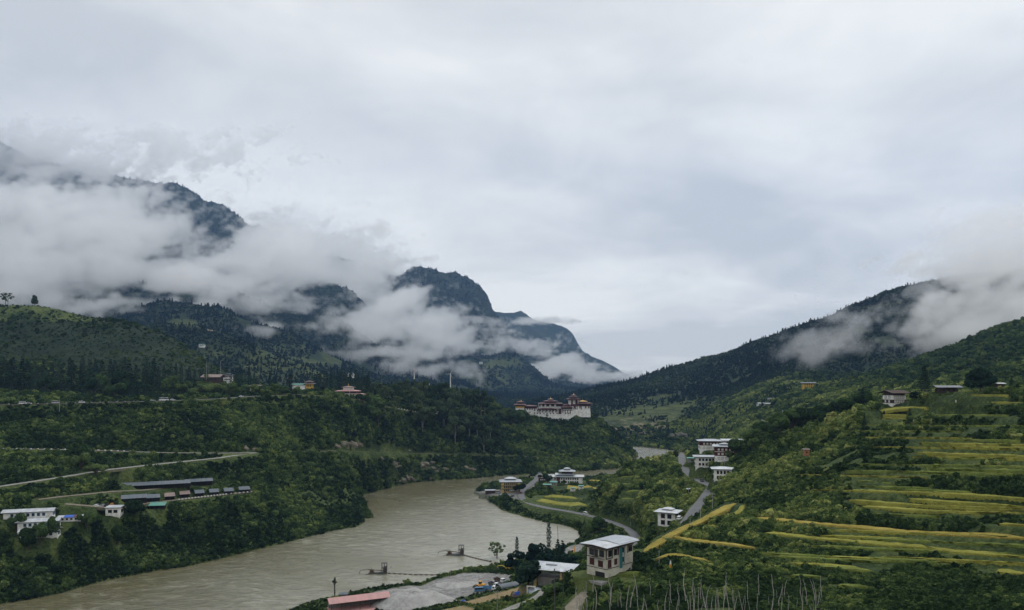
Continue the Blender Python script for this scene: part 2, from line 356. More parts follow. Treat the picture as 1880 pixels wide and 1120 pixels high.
for P, w, t in RICE_W:
    # the strip lies behind its front edge
    c = [p + Vector((0, w / 2 + .3, 0)) for p in P]
    carve(c, w / 2, 2.2, 0.2, -0.1)
build_hits()
# building and vehicle sites: foot of the front wall in the picture, distance (None: wherever the ground is), levelled radius, depth of front clearing
SITES = {'near_house':(1113,1060,250,11,10),'open_hall':(1015,1078,None,11,9),'pink_shed':(655,1121,345,14,8),'maroon_house':(1230,966,None,8,8),'hotel':(937,904,None,14,16),'school':(1040,888,None,22,14),
 'w1299':(1299,857,None,9,8),'m1333':(1333,846,None,8,8),'r1315':(1306,826,None,8,8),'r1346':(1346,827,None,7,8),'w1330':(1330,882,None,7,7),'shelter':(1274,905,None,5,5),'lowroof':(1271,848,None,5,5),
 'tr1650':(1648,741,394,7,8),'long1740':(1743,719,372,10,6),'wr1840':(1838,713,345,4,4),'brick':(1482,836,None,4,5),'yel1485':(1485,713,None,12,20),'h1462':(1462,789,None,8,12),'h1440':(1438,797,None,6,8),'h1430':(1424,788,None,5,8),
 'h1397':(1397,746,None,8,10),'h1411':(1412,744,None,7,10),'h1443':(1443,763,None,4,6),'h1430b':(1420,735,None,10,6),
 'temple':(637,727,800,16,22),'pag565':(567,712,860,9,12),'hall548':(546,717,835,11,12),'h467':(467,719,None,9,12),'h395':(388,699,760,13,14),'h415':(417,699,780,7,10),'wh907':(908,760,None,8,10),'hut965':(935,762,None,5,8),
 'sch1':(48,951,None,14,9),'sch2':(66,969,None,12,9),'sch3':(68,987,None,11,6),'w206':(206,946,None,6,7),'mix120':(128,957,None,8,6),'shed':(278,898,None,22,8),'shed2':(362,892,None,9,6),
 's1':(242,922,None,8,5),'s2':(276,921,None,6,5),'s3':(308,918,None,5,5),'s4':(336,914,None,5,5),'s5':(363,912,None,5,5),'s6':(390,910,None,5,5),'s7':(417,908,None,5,5),'s8':(446,905,None,6,5),'grn':(287,934,None,6,5),
 'rivshed':(630,1101,None,4,5),'far370':(370,637,None,9,20),'pav':(843,729,None,7,14),'w782':(783,711,1180,9,20),'w650':(644,691,1300,9,20),'far880':(883,668,None,10,40),'w700':(704,713,1120,8,20),
 'stand1':(900,906,None,8,6),'grn1':(1005,896,None,5,5),'grn2':(1017,891,None,6,5),'shops':(1000,888,None,6,5),'gh1':(1052,901,None,4,5),'gh2':(1067,897,None,4,5)}
S = {}
for k, (a, b, dd, half, fr) in SITES.items():
    P = hit(a, b) if dd is None else at(a, b, dd)
    S[k] = P
for k, (a, b, dd, half, fr) in SITES.items():
    P = S[k]; t = Vector((P.x, P.y, 0)).normalized(); dpt = min(half * .5, 4.5); hw = max(half - 3.5, .5); sd = Vector((t.y, -t.x, 0)) * hw
    sl = Vector((0, 0, 0))
    if P.x < -100 and P.y < 560: sd = Vector((math.cos(.4), math.sin(.4), 0)) * hw
    c = P + t * dpt; carve([c - sd, c + sd], dpt + .5, 3.5, .5)
    for kk in (0, .45, .8): clear([P - sd - t * fr * kk, P + sd - t * fr * kk], 3.2)
build_hits()
sandpoly = [(700,1084),(745,1076),(775,1075),(800,1064),(850,1052),(900,1052),(940,1056),(936,1067),(905,1085),(862,1093),(800,1110),(740,1124),(690,1122),(645,1098)]
sand2 = [(1030,1012),(1045,1003),(1064,999),(1080,1004),(1075,1018),(1045,1022)]
brownpoly = [(850,1106),(900,1092),(960,1077),(985,1074),(978,1086),(930,1096),(872,1110)]
brown2 = [(810,1120),(850,1112),(872,1118),(860,1135),(800,1135)]
NEARM = (DD < 520)
SAND = (inpoly(UU, PYG, sandpoly) | inpoly(UU, PYG, sand2)) & NEARM
BROWN = (inpoly(UU, PYG, brownpoly) | inpoly(UU, PYG, brown2)) & NEARM
YARD = inpoly(UU, PYG, [(872,903),(900,899),(955,897),(990,876),(1000,884),(985,895),(962,905),(958,918),(930,914),(890,912)]) & (DD < 800)
MASK[SAND | BROWN | YARD] = 1
# ------------------------------------------------------------------ materials
MATS = {}
def nodes_of(name):
    m = bpy.data.materials.new(name); m.use_nodes = True; nt = m.node_tree; nt.nodes.clear()
    o = nt.nodes.new('ShaderNodeOutputMaterial'); MATS[name] = m
    return m, nt, o
class G:
    """small node-graph helper"""
    def __init__(s, nt): s.nt = nt
    def n(s, kind, ins=(), **kw):
        x = s.nt.nodes.new(kind)
        for k, v in kw.items(): setattr(x, k, v)
        for k, v in (ins.items() if isinstance(ins, dict) else enumerate(ins)):
            if v is None: continue
            if isinstance(v, bpy.types.NodeSocket): s.nt.links.new(v, x.inputs[k])
            else: x.inputs[k].default_value = v
        return x
    def m(s, op, a, b=None, c=None, clamp=False):
        x = s.n('ShaderNodeMath', (a, b, c), operation=op); x.use_clamp = clamp; return x.outputs[0]
    def noise(s, vec, scale, detail=4, rough=.55, dist=0.0):
        x = s.n('ShaderNodeTexNoise', {'Vector': vec, 'Scale': scale, 'Detail': detail, 'Roughness': rough, 'Distortion': dist}); return x.outputs['Fac']
    def ramp(s, f, stops):
        x = s.n('ShaderNodeValToRGB', (f,)); e = x.color_ramp.elements
        while len(e) < len(stops): e.new(0.5)
        for q, (p, c) in zip(e, stops): q.position = p; q.color = c if len(c) == 4 else (*c, 1)
        return x.outputs[0]
    def mix(s, f, a, b, mode='MIX'):
        x = s.n('ShaderNodeMix', data_type='RGBA', blend_type=mode)
        for k, v in ((0, f), (6, a), (7, b)):
            if isinstance(v, bpy.types.NodeSocket): s.nt.links.new(v, x.inputs[k])
            else: x.inputs[k].default_value = v if not isinstance(v, tuple) or len(v) == 4 else (*v, 1)
        return x.outputs[2]
    def attr(s, name, kind='GEOMETRY'): return s.n('ShaderNodeAttribute', attribute_name=name, attribute_type=kind)
    def pos(s): return s.n('ShaderNodeNewGeometry').outputs['Position']
    def bsdf(s, out, col, rough=.8, bump=None, dist=.1, spec=.3, metal=0.0):
        b = s.n('ShaderNodeBsdfPrincipled', {'Base Color': col if isinstance(col, bpy.types.NodeSocket) or len(col) == 4 else (*col, 1), 'Roughness': rough, 'Specular IOR Level': spec, 'Metallic': metal})
        if bump is not None:
            q = s.n('ShaderNodeBump', {'Height': bump, 'Distance': dist, 'Strength': 1.0}); s.nt.links.new(q.outputs[0], b.inputs['Normal'])
        s.nt.links.new(b.outputs[0], out.inputs[0]); return b
def simple(name, col, rough=.7, var=.15, scale=1.5, metal=0.0, spec=.3, dirt=None):
    """weathered paint, metal, wood ...: base colour broken up by two sizes of noise"""
    m, nt, o = nodes_of(name); g = G(nt); p = g.n('ShaderNodeTexCoord').outputs['Object']
    f = g.m('ADD', g.m('MULTIPLY', g.noise(p, scale, 5), .6), g.m('MULTIPLY', g.noise(p, scale * 6, 3), .4))
    d = dirt or tuple(c * (1 - 2.2 * var) for c in col)
    c = g.ramp(f, [(.32, d), (.55, col), (.75, tuple(min(1, c * (1 + var)) for c in col))])
    g.bsdf(o, c, rough, spec=spec, metal=metal); return m
# terrain
m, nt, o = nodes_of('terrain'); g = G(nt); p = g.pos(); cov = g.attr('cover')
sp = g.n('ShaderNodeSeparateColor', (cov.outputs['Color'],))
fine = g.noise(p, .55, 6, .68); mid = g.noise(p, .035, 5, .6); wide = g.noise(p, .004, 5, .6)
grass = g.ramp(g.m('ADD', g.m('MULTIPLY', fine, .5), g.m('MULTIPLY', mid, .5)), [(.36, (.014, .026, .010)), (.48, (.044, .068, .022)), (.60, (.11, .135, .044))])
forest = g.ramp(g.m('ADD', g.m('MULTIPLY', mid, .6), g.m('MULTIPLY', wide, .4)), [(.35, (.010, .019, .012)), (.5, (.018, .031, .016)), (.68, (.036, .050, .024))])
field = g.ramp(g.m('ADD', g.m('MULTIPLY', fine, .3), g.m('MULTIPLY', mid, .7)), [(.35, (.05, .07, .028)), (.6, (.10, .12, .042)), (.7, (.13, .125, .05))])
soil = g.ramp(fine, [(.35, (.10, .08, .055)), (.5, (.19, .155, .11)), (.65, (.30, .27, .21))])
zc = g.n('ShaderNodeSeparateXYZ', (p,)).outputs[2]
step = g.m('FRACT', g.m('ADD', g.m('MULTIPLY', zc, .16), g.m('MULTIPLY', mid, 1.6)))
stripe = g.ramp(step, [(.0, (.35, .35, .35)), (.18, (1, 1, 1)), (.8, (.9, .9, .9)), (1.0, (.35, .35, .35))])
field = g.mix(1.0, field, stripe, 'MULTIPLY')
c = g.mix(sp.outputs[2], grass, forest)
c = g.mix(sp.outputs[0], c, field)
c = g.mix(g.ramp(g.m('ADD', sp.outputs[1], g.m('MULTIPLY', g.m('SUBTRACT', g.noise(g.n('ShaderNodeVectorMath', (p, (1, 1, .45)), operation='MULTIPLY').outputs[0], .09, 5, .65, .8), .5), 2.2)), [(.55, (0, 0, 0)), (.72, (1, 1, 1))]), c, soil)
lc = g.n('ShaderNodeSeparateColor', (g.attr('land').outputs['Color'],))
sandc = g.ramp(g.m('ADD', g.m('MULTIPLY', fine, .5), g.m('MULTIPLY', g.noise(p, .09, 5, .6, 1.5), .5)), [(.34, (.12, .118, .11)), (.5, (.25, .245, .235)), (.64, (.40, .395, .38))])
brownc = g.ramp(fine, [(.35, (.20, .15, .075)), (.65, (.36, .28, .16))]); yardc = g.ramp(fine, [(.35, (.12, .115, .105)), (.65, (.24, .235, .22))])
c = g.mix(lc.outputs[0], c, sandc); c = g.mix(lc.outputs[1], c, brownc); c = g.mix(lc.outputs[2], c, yardc)
g.bsdf(o, c, .95, bump=g.m('ADD', fine, g.m('MULTIPLY', mid, 4)), dist=1.2, spec=.1)
# river water: silty green-brown with ripples
m, nt, o = nodes_of('river_water'); g = G(nt); p = g.pos()
mp = g.n('ShaderNodeMapping', (p,)); mp.inputs['Rotation'].default_value = (0, 0, math.radians(28)); mp.inputs['Scale'].default_value = (.10, .17, .2)
r1 = g.noise(mp.outputs[0], 1.0, 5, .6, .6); r2 = g.noise(mp.outputs[0], .09, 4, .55, 1.2); r3 = g.noise(mp.outputs[0], 2.6, 5, .65, .5)
ws = g.n('ShaderNodeSeparateXYZ', (p,))
sheen_tint = g.m('SUBTRACT', g.m('DIVIDE', g.m('ADD', ws.outputs[0], 175.0), 170.0, clamp=True), g.m('DIVIDE', g.m('SUBTRACT', ws.outputs[1], 560.0), 320.0, clamp=True), clamp=True)  # sky sheen towards the right bank, painted into the base colour as a pale gradient
c = g.mix(g.m('MULTIPLY', g.m('ADD', sheen_tint, g.m('MULTIPLY', g.m('SUBTRACT', r2, .5), 1.6), clamp=True), .85), (.124, .113, .060, 1), (.37, .36, .29, 1))
c = g.mix(1.0, c, g.ramp(g.m('ADD', g.m('MULTIPLY', r1, .55), g.m('MULTIPLY', r3, .45)), [(.36, (.78, .78, .77)), (.52, (1, 1, 1)), (.66, (1.18, 1.18, 1.18))]), 'MULTIPLY')  # ripple tones multiplied into the colour: foam together with painted sheen
fo = g.ramp(g.m('MULTIPLY', g.ramp(r1, [(.53, (0, 0, 0)), (.68, (1, 1, 1))]), g.ramp(r2, [(.44, (0, 0, 0)), (.62, (1, 1, 1))])), [(0, (0, 0, 0)), (1, (1, 1, 1))])
c = g.mix(g.m('MULTIPLY', fo, .4), c, (.45, .44, .36))
rg = g.ramp(r2, [(.35, (.30, .30, .30)), (.65, (.12, .12, .12))])
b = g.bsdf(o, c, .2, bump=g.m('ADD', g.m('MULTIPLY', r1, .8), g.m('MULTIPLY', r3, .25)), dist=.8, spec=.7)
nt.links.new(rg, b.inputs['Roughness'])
def surf(name, dark, light, scale=.8, rough=.9):
    m, nt, o = nodes_of(name); g = G(nt); p = g.pos()
    f = g.m('ADD', g.m('MULTIPLY', g.noise(p, scale, 6, .65), .6), g.m('MULTIPLY', g.noise(p, scale * .12, 3), .4))
    g.bsdf(o, g.ramp(f, [(.35, dark), (.65, light)]), rough, spec=.25)
    return m
surf('asphalt', (.10, .105, .11), (.17, .175, .18)); surf('concrete_road', (.16, .16, .145), (.30, .295, .27)); surf('dirt_road', (.12, .10, .07), (.25, .22, .17))
surf('sand', (.24, .235, .225), (.42, .41, .39), .5); surf('wet_sand', (.15, .145, .135), (.27, .265, .25), .6); surf('brown_soil', (.20, .15, .07), (.38, .29, .16), .5)
surf('verge', (.05, .055, .028), (.16, .15, .09), .8)
# ------------------------------------------------------------------ mesh helpers
def mesh_obj(name, verts, faces, mat=None, parent=None, smooth_=False):
    me = bpy.data.meshes.new(name); me.from_pydata([tuple(v) for v in verts], [], faces); me.update()
    if smooth_: me.polygons.foreach_set('use_smooth', [True] * len(me.polygons))
    o = bpy.data.objects.new(name, me); C.objects.link(o)
    if mat: me.materials.append(MATS[mat] if isinstance(mat, str) else mat)
    if parent: o.parent = parent
    return o
def tag(o, label=None, cat=None, group=None, kind=None):
    if label: o['label'] = label
    if cat: o['category'] = cat
    if group: o['group'] = group
    if kind: o['kind'] = kind
    return o
# ------------------------------------------------------------------ land-cover masks (what grows where)
def blob(px, py, rx, ry, soft=.5):
    """ellipse in terms of the visible slope"""
    d = np.sqrt(((UU - px) / rx) ** 2 + ((PYG - py) / ry) ** 2)
    return np.clip((1 - d) / soft, 0, 1)
vis = PYG <= ROWMIN + 6
nz = fbm(XX, DD, 60, 4)
cover = np.zeros(Zt.shape + (3,))
forest = np.maximum(np.clip((DD - 1100) / 300, 0, 1) * .9, 1.0 * ((UU < 480) & (DD > 830) & (PYG > 590)))
for b in [(1440,720,260,60),(1750,690,180,40)]: forest = forest * (1 - .0)
fieldm = np.zeros_like(Zt)
for (px, py, rx, ry, dmin, dmax, s) in [(520,670,190,60,1350,1800,.45),(430,655,110,35,1350,2000,.4),(350,593,55,10,1300,2500,.9),(540,655,120,30,1900,2500,.6),(905,668,70,14,3300,4000,1),(900,700,90,25,3300,4000,.45),
     (1500,735,140,40,600,1300,.6),(1720,700,140,35,500,1100,.75),(1860,650,70,60,500,1200,.7),(1480,745,110,30,700,1300,.5),(1240,765,190,45,1150,2000,.85),(1330,790,60,15,900,1300,.5)]:
    fieldm = np.maximum(fieldm, s * blob(px, py, rx, ry, .6) * (DD > dmin) * (DD < dmax))
fieldm *= np.clip(.75 + nz * 1.6, 0, 1)
soilm = np.zeros_like(Zt)
for (px, py, rx, ry, dmin, dmax, s) in [(640,820,38,11,600,800,1.0),(1420,720,22,12,900,1300,.9),(1405,725,30,8,900,1300,.6),(400,606,40,4,1300,2600,.8),(1180,785,110,22,1200,1700,.35),(960,735,40,14,1000,1250,.3),(835,725,90,12,1100,1200,.25)]:
    soilm = np.maximum(soilm, s * blob(px, py, rx, ry, .7) * (DD > dmin) * (DD < dmax))
soilm = np.maximum(soilm, .12 * blob(170, 640, 330, 70, .6) * (DD > 820) * (DD < 1100))
gully = fbm(XX * .7 + DD * .7, (XX - DD) * .12, 40, 4)
soilm = np.maximum(soilm * np.clip(.8 + nz * 2, 0, 1), 0)
rockc = blob(780, 862, 130, 24, .5) * (DD > 700) * (DD < 950) * .55     # pale rock in the river cliff
rock2 = blob(1170, 785, 150, 40, .5) * (DD > 1200) * (DD < 1900) * .35
soilm = np.clip(soilm + rockc + rock2, 0, 1)
cover[..., 0] = fieldm; cover[..., 1] = soilm; cover[..., 2] = forest * (1 - fieldm)
GR = blob(620,905,70,50,.7)*(DD<700)*(DD>520)   # open grassy spur
# the ground sheet
nv_, nu_ = Zt.shape
co = np.stack([XX, DD, Zt], -1).reshape(-1, 3).astype(np.float32)
idx = np.arange(nv_ * nu_).reshape(nv_, nu_)
q = np.stack([idx[:-1, :-1], idx[:-1, 1:], idx[1:, 1:], idx[1:, :-1]], -1).reshape(-1, 4)
# apron: behind and beside the viewer the same sheet goes on to the horizon
base = len(co)
def rim(ids, f):
    global co, base
    c = co[ids].copy(); f(c); co = np.concatenate([co, c]); r = np.arange(base, base + len(ids)); base += len(ids); return r
NEAR, FAR, LEFT, RIGHT = idx[0], idx[-1], idx[:, 0], idx[:, -1]
def fn(c): c[:, 1] = -400; c[:, 0] *= 8
def ff(c): c[:, 1] = 60000; c[:, 0] *= 6
def fl(c): c[:, 0] = -60000; c[:, 2] = np.minimum(c[:, 2], 300)
def fr(c): c[:, 0] = 60000; c[:, 2] = np.minimum(c[:, 2], 300)
sets = []
for ids, f, flip in ((NEAR, fn, True), (FAR, ff, False), (LEFT, fl, False), (RIGHT, fr, True)):
    r = rim(ids, f); qq = np.stack([ids[:-1], ids[1:], r[1:], r[:-1]], -1); sets.append(qq[:, ::-1] if flip else qq)
q = np.concatenate([q] + sets); nf = len(q); loops = q.ravel(); tot = np.full(nf, 4)
me = bpy.data.meshes.new('ground'); me.vertices.add(len(co)); me.vertices.foreach_set('co', co.astype(np.float32).ravel())
me.loops.add(len(loops)); me.loops.foreach_set('vertex_index', loops.astype(np.int32))
me.polygons.add(nf); st = np.concatenate([[0], np.cumsum(tot)[:-1]])
me.polygons.foreach_set('loop_start', st.astype(np.int32))
me.polygons.foreach_set('use_smooth', np.ones(nf, bool)); me.update(calc_edges=True); me.validate()
ca = me.color_attributes.new('cover', 'FLOAT_COLOR', 'POINT')
cc = np.ones((len(co), 4), np.float32); cc[:nv_ * nu_, :3] = cover.reshape(-1, 3); cc[nv_ * nu_:, :3] = (0, 0, 1)
ca.data.foreach_set('color', cc.ravel())
lm = np.zeros((len(co), 4), np.float32)
for i_, M_ in enumerate((SAND, BROWN, YARD)): lm[:nv_ * nu_, i_] = smooth(M_.astype(float), 1).ravel()
me.color_attributes.new('land', 'FLOAT_COLOR', 'POINT').data.foreach_set('color', lm.ravel())
me.materials.append(MATS['terrain'])
go = bpy.data.objects.new('ground', me); C.objects.link(go); tag(go, kind='structure')
# river: level water sheet reaching a little under its banks
wx = 2600
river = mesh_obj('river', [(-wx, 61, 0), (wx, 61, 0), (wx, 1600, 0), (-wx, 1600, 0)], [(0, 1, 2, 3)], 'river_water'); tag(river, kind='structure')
for nm, P, w, k in ROADS:
    P = resample(P, 3.0); V = []; Fc = []
    for i, p in enumerate(P):
        t = (P[min(i + 1, len(P) - 1)] - P[max(i - 1, 0)]); t.z = 0; t.normalize(); s = Vector((t.y, -t.x, 0)) * w / 2
        for k2, o2, z2 in ((-1.35, 0, -1.6), (-1.12, 0, .05), (-1, 0, .06), (1, 0, .06), (1.12, 0, .05), (1.35, 0, -1.6)): V.append(p + s * k2 + Vector((0, 0, z2)))
    n = len(P)
    rd = mesh_obj(nm, V, [(i * 6 + j, i * 6 + j + 1, i * 6 + 7 + j, i * 6 + 6 + j) for i in range(n - 1) for j in range(5)], {'asphalt': 'asphalt', 'concrete': 'concrete_road', 'dirt': 'dirt_road'}[k])
    rd.data.materials.append(MATS['verge'])
    for pi, pol in enumerate(rd.data.polygons):
        if pi % 5 != 2: pol.material_index = 1
    tag(rd, kind='structure')
# ------------------------------------------------------------------ plants: leaf-clump meshes
def leaf_mat(name, stops, trans=.25, src='INSTANCER'):
    m, nt, o = nodes_of(name); g = G(nt); p = g.pos()
    t = g.attr('tint', src).outputs['Fac']
    rnd = g.n('ShaderNodeObjectInfo').outputs['Random']
    f = g.m('ADD', g.m('ADD', g.m('MULTIPLY', t, .60), g.m('MULTIPLY', rnd, .34)), g.m('MULTIPLY', g.m('SUBTRACT', g.noise(p, .7, 4, .7), .5), .75))
    c = g.ramp(f, stops)
    d = g.n('ShaderNodeBsdfDiffuse', (c,)); tr = g.n('ShaderNodeBsdfTranslucent', (c,))
    gl = g.n('ShaderNodeBsdfGlossy', ((.6, .7, .75, 1), .55)) if False else None
    mx = g.n('ShaderNodeMixShader', (trans, d.outputs[0], tr.outputs[0])); nt.links.new(mx.outputs[0], o.inputs[0]); return m
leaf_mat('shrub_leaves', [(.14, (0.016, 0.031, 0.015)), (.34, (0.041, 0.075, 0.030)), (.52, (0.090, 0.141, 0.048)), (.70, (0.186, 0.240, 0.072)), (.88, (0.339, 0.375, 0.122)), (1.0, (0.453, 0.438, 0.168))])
leaf_mat('far_leaves', [(.15, (0.010, 0.025, 0.018)), (.4, (0.025, 0.048, 0.029)), (.65, (0.052, 0.085, 0.039)), (.9, (0.115, 0.151, 0.060))])
leaf_mat('tree_leaves', [(.0, (0.014, 0.030, 0.017)), (.25, (0.038, 0.071, 0.030)), (.5, (0.089, 0.143, 0.050)), (.8, (0.188, 0.235, 0.084))], src='OBJECT')
leaf_mat('conifer_leaves', [(.0, (0.011, 0.027, 0.020)), (.25, (0.023, 0.047, 0.034)), (.6, (0.052, 0.085, 0.052))], .1, 'OBJECT')
leaf_mat('gum_leaves', [(.05, (0.030, 0.056, 0.027)), (.35, (0.059, 0.096, 0.045)), (.6, (0.103, 0.140, 0.067))], src='OBJECT')
simple('bark', (.10, .085, .065), .95, .25, 2.0); simple('bare_wood', (.46, .44, .40), .9, .2, 1.5); simple('pale_bark', (.26, .25, .22), .9, .2, 1.5)
def quads_mesh(name, cen, nor, size, mat, squash=1.0, tri=False):
    """leaf clumps: one small bent face per point"""
    n = len(cen); nor = nor / (np.linalg.norm(nor, axis=1, keepdims=True) + 1e-9)
    ref = rng.normal(size=(n, 3)); a = np.cross(nor, ref); a /= np.linalg.norm(a, axis=1, keepdims=True) + 1e-9; b = np.cross(nor, a)
    s = np.asarray(size).reshape(-1, 1) * np.ones((n, 1))
    k = 3 if tri else 4
    if tri: P = np.stack([cen + a * s, cen - a * s * .6 + b * s * .9, cen - a * s * .6 - b * s * .9], 1)
    else: P = np.stack([cen + a * s, cen + b * s * .75 + nor * s * .18, cen - a * s, cen - b * s * .75 + nor * s * .18], 1)
    me = bpy.data.meshes.new(name); me.vertices.add(n * k); me.vertices.foreach_set('co', P.reshape(-1).astype(np.float32))
    me.loops.add(n * k); me.loops.foreach_set('vertex_index', np.arange(n * k, dtype=np.int32))
    me.polygons.add(n); me.polygons.foreach_set('loop_start', np.arange(0, n * k, k, dtype=np.int32)); me.update(calc_edges=True)
    me.materials.append(MATS[mat]); return me
def sph(n):
    v = rng.normal(size=(n, 3)); return v / np.linalg.norm(v, axis=1, keepdims=True)
def crown_pts(n, lobes, sx=1, sz=1, low=-.25, lr=(.27, .48)):
    """points on the skins of a cluster of lobes that fill a unit crown"""
    C0 = sph(lobes) * rng.uniform(.25, .72, (lobes, 1)) * (sx, sx, sz); C0[:, 2] = np.maximum(C0[:, 2], low)
    R = rng.uniform(*lr, lobes)
    k = rng.integers(0, lobes, n * 3); v = sph(n * 3); P = C0[k] + v * R[k][:, None] * rng.uniform(.82, 1.06, (n * 3, 1))
    inside = np.zeros(len(P), bool)
    for c, r in zip(C0, R): inside |= np.linalg.norm(P - c, axis=1) < r * .8
    P2 = P[~inside][:n]; v2 = v[~inside][:n]
    return P2, v2 + rng.normal(size=v2.shape) * .45
def bush_mesh(name, n, lobes, sz, size, mat='shrub_leaves'):
    P, N = crown_pts(n, lobes, 1, sz, -.1); P = P[P[:, 2] > -.45]; N = N[:len(P)]
    return quads_mesh(name, P, P * (1, 1, 1.3) + N * .6, rng.uniform(.6, 1.35, len(P)) * size, mat)
def cone_mesh(name, n, h, r, size, mat, droop=.35, ragged=.25):
    """conifer crown from z=.08h to h: whorls of drooping boughs"""
    lv = int(11 + ragged * 8); P = []; N = []
    for i in range(lv):
        f = (i + .4) / lv; z0 = h * (.1 + .88 * f); rr = r * (1 - f) ** .8 * rng.uniform(.78, 1.15); nb = max(3, int(9 * (1 - f) + 3))
        for b in range(nb):
            a = 6.283 * (b + rng.uniform(-.4, .4)) / nb + i; rb = rr * rng.uniform(1 - ragged, 1.1); m = max(2, int(n / lv / nb))
            t = rng.uniform(.15, 1, m) ** .8
            P.append(np.stack([np.cos(a) * rb * t + rng.normal(0, .05 * r, m), np.sin(a) * rb * t + rng.normal(0, .05 * r, m), z0 - droop * rb * t + rng.normal(0, h * .012, m)], 1))
            N.append(np.stack([np.cos(a) * np.full(m, .5), np.sin(a) * np.full(m, .5), np.full(m, 1.0)], 1) + rng.normal(0, .4, (m, 3)))
    P = np.concatenate(P); N = np.concatenate(N)
    return quads_mesh(name, P, N, rng.uniform(.6, 1.3, len(P)) * size, mat)
def limb_mesh(name, segs, mat, sides=6):
    """tapered limbs: list of (start, end, r0, r1)"""
    V = []; Fc = []
    for a, b, r0, r1 in segs:
        a = Vector(a); b = Vector(b); t = (b - a).normalized(); u = t.orthogonal().normalized(); w = t.cross(u); k = len(V)
        for c, r in ((a, r0), (b, r1)):
            for s in range(sides):
                q = 6.2832 * s / sides; V.append(c + (u * math.cos(q) + w * math.sin(q)) * r)
        for s in range(sides): Fc.append((k + s, k + (s + 1) % sides, k + sides + (s + 1) % sides, k + sides + s))
        Fc.append(tuple(k + sides + s for s in range(sides)))
    me = bpy.data.meshes.new(name); me.from_pydata([tuple(v) for v in V], [], Fc); me.materials.append(MATS[mat]); return me
def proto(name, me):
    o = bpy.data.objects.new(name, me); return o
def stash(name, meshes):
    c = bpy.data.collections.new(name)          # never linked to the scene: only a source for the mass planting
    for i, me in enumerate(meshes): c.objects.link(proto('%s_%02d' % (name, i), me))
    return c
BUSH = stash('shrub_kinds', [bush_mesh('shrub', 330, 7, .8, .17), bush_mesh('shrub', 300, 9, .7, .16), bush_mesh('shrub', 340, 6, .95, .17), bush_mesh('shrub', 260, 11, .6, .15), bush_mesh('shrub', 380, 10, 1.0, .15), bush_mesh('shrub', 300, 5, .75, .18), bush_mesh('shrub', 420, 12, 1.15, .14)])
FARB = stash('woodland_kinds', [bush_mesh('far_tree', 60, 4, 1.1, .36, 'far_leaves'), bush_mesh('far_tree', 60, 5, .9, .36, 'far_leaves'), cone_mesh('far_tree', 70, 2.6, .75, .30, 'far_leaves'), cone_mesh('far_tree', 60, 2.2, .7, .30, 'far_leaves')])
def mass(name, pts, scl, tint, coll, kinds=None, tilt=.12):
    """one mass planting: a cloud of points, each grown into one of a collection of plants"""
    n = len(pts); me = bpy.data.meshes.new(name); me.vertices.add(n); me.vertices.foreach_set('co', np.asarray(pts, np.float32).ravel())
    def att(nm, ty, key, arr):
        a = me.attributes.new(nm, ty, 'POINT'); a.data.foreach_set(key, np.asarray(arr, np.float32 if ty != 'INT' else np.int32).ravel())
    att('tint', 'FLOAT', 'value', tint); att('scl', 'FLOAT_VECTOR', 'vector', scl)
    att('rot', 'FLOAT_VECTOR', 'vector', np.stack([rng.normal(0, tilt, n), rng.normal(0, tilt, n), rng.uniform(0, 6.28, n)], 1))
    k = rng.integers(0, len(coll.objects), n) if kinds is None else kinds
    att('kind_index', 'INT', 'value', k)
    ng = bpy.data.node_groups.new(name + '_nodes', 'GeometryNodeTree')
    ng.interface.new_socket('Geometry', in_out='INPUT', socket_type='NodeSocketGeometry'); ng.interface.new_socket('Geometry', in_out='OUTPUT', socket_type='NodeSocketGeometry')
    g = G(ng); gi = ng.nodes.new('NodeGroupInput'); out = ng.nodes.new('NodeGroupOutput')
    ci = g.n('GeometryNodeCollectionInfo', transform_space='ORIGINAL'); ci.inputs[0].default_value = coll; ci.inputs[1].default_value = True; ci.inputs[2].default_value = True
    A = lambda nm, t: g.n('GeometryNodeInputNamedAttribute', {'Name': nm}, data_type=t).outputs[0]
    rt = g.n('FunctionNodeEulerToRotation', (A('rot', 'FLOAT_VECTOR'),)).outputs[0]
    ip = g.n('GeometryNodeInstanceOnPoints', {'Points': gi.outputs[0], 'Instance': ci.outputs[0], 'Pick Instance': True, 'Instance Index': A('kind_index', 'INT'), 'Rotation': rt, 'Scale': A('scl', 'FLOAT_VECTOR')})
    ng.links.new(ip.outputs[0], out.inputs[0])
    o = bpy.data.objects.new(name, me); C.objects.link(o); md = o.modifiers.new('planting', 'NODES'); md.node_group = ng
    return o
# ------------------------------------------------------------------ builders for made things
P_ = simple
P_('white_wall', (.84, .83, .81), .85, .10, .35, dirt=(.46, .44, .40)); P_('cream_wall', (.62, .59, .51), .85, .13, .35, dirt=(.36, .33, .27)); P_('yellow_wall', (.62, .47, .20), .85, .12, .5)
P_('ochre_wall', (.66, .42, .08), .85, .12, .5); P_('mud_brick', (.36, .17, .09), .9, .18, 1.2); P_('maroon', (.085, .022, .022), .75, .2, 1.5); P_('rock', (.25, .22, .17), .95, .3, .9, dirt=(.07, .075, .05)); P_('timber', (.06, .038, .03), .8, .25, 2)
P_('tin', (.38, .41, .45), .45, .14, .25, .3, .5, (.30, .33, .36)); P_('white_tin', (.52, .55, .58), .5, .12, .3, .2, .5, (.34, .36, .38)); P_('green_tin', (.10, .30, .24), .5, .15, .4); P_('pink_tin', (.52, .27, .25), .5, .12, .3, dirt=(.38, .22, .21))
P_('red_tin', (.12, .042, .038), .6, .2, .5); P_('rust_tin', (.26, .19, .17), .6, .25, .5); P_('slate_tin', (.10, .125, .15), .5, .2, .5); P_('gold', (.75, .45, .10), .35, .1, 1, .8, .6)
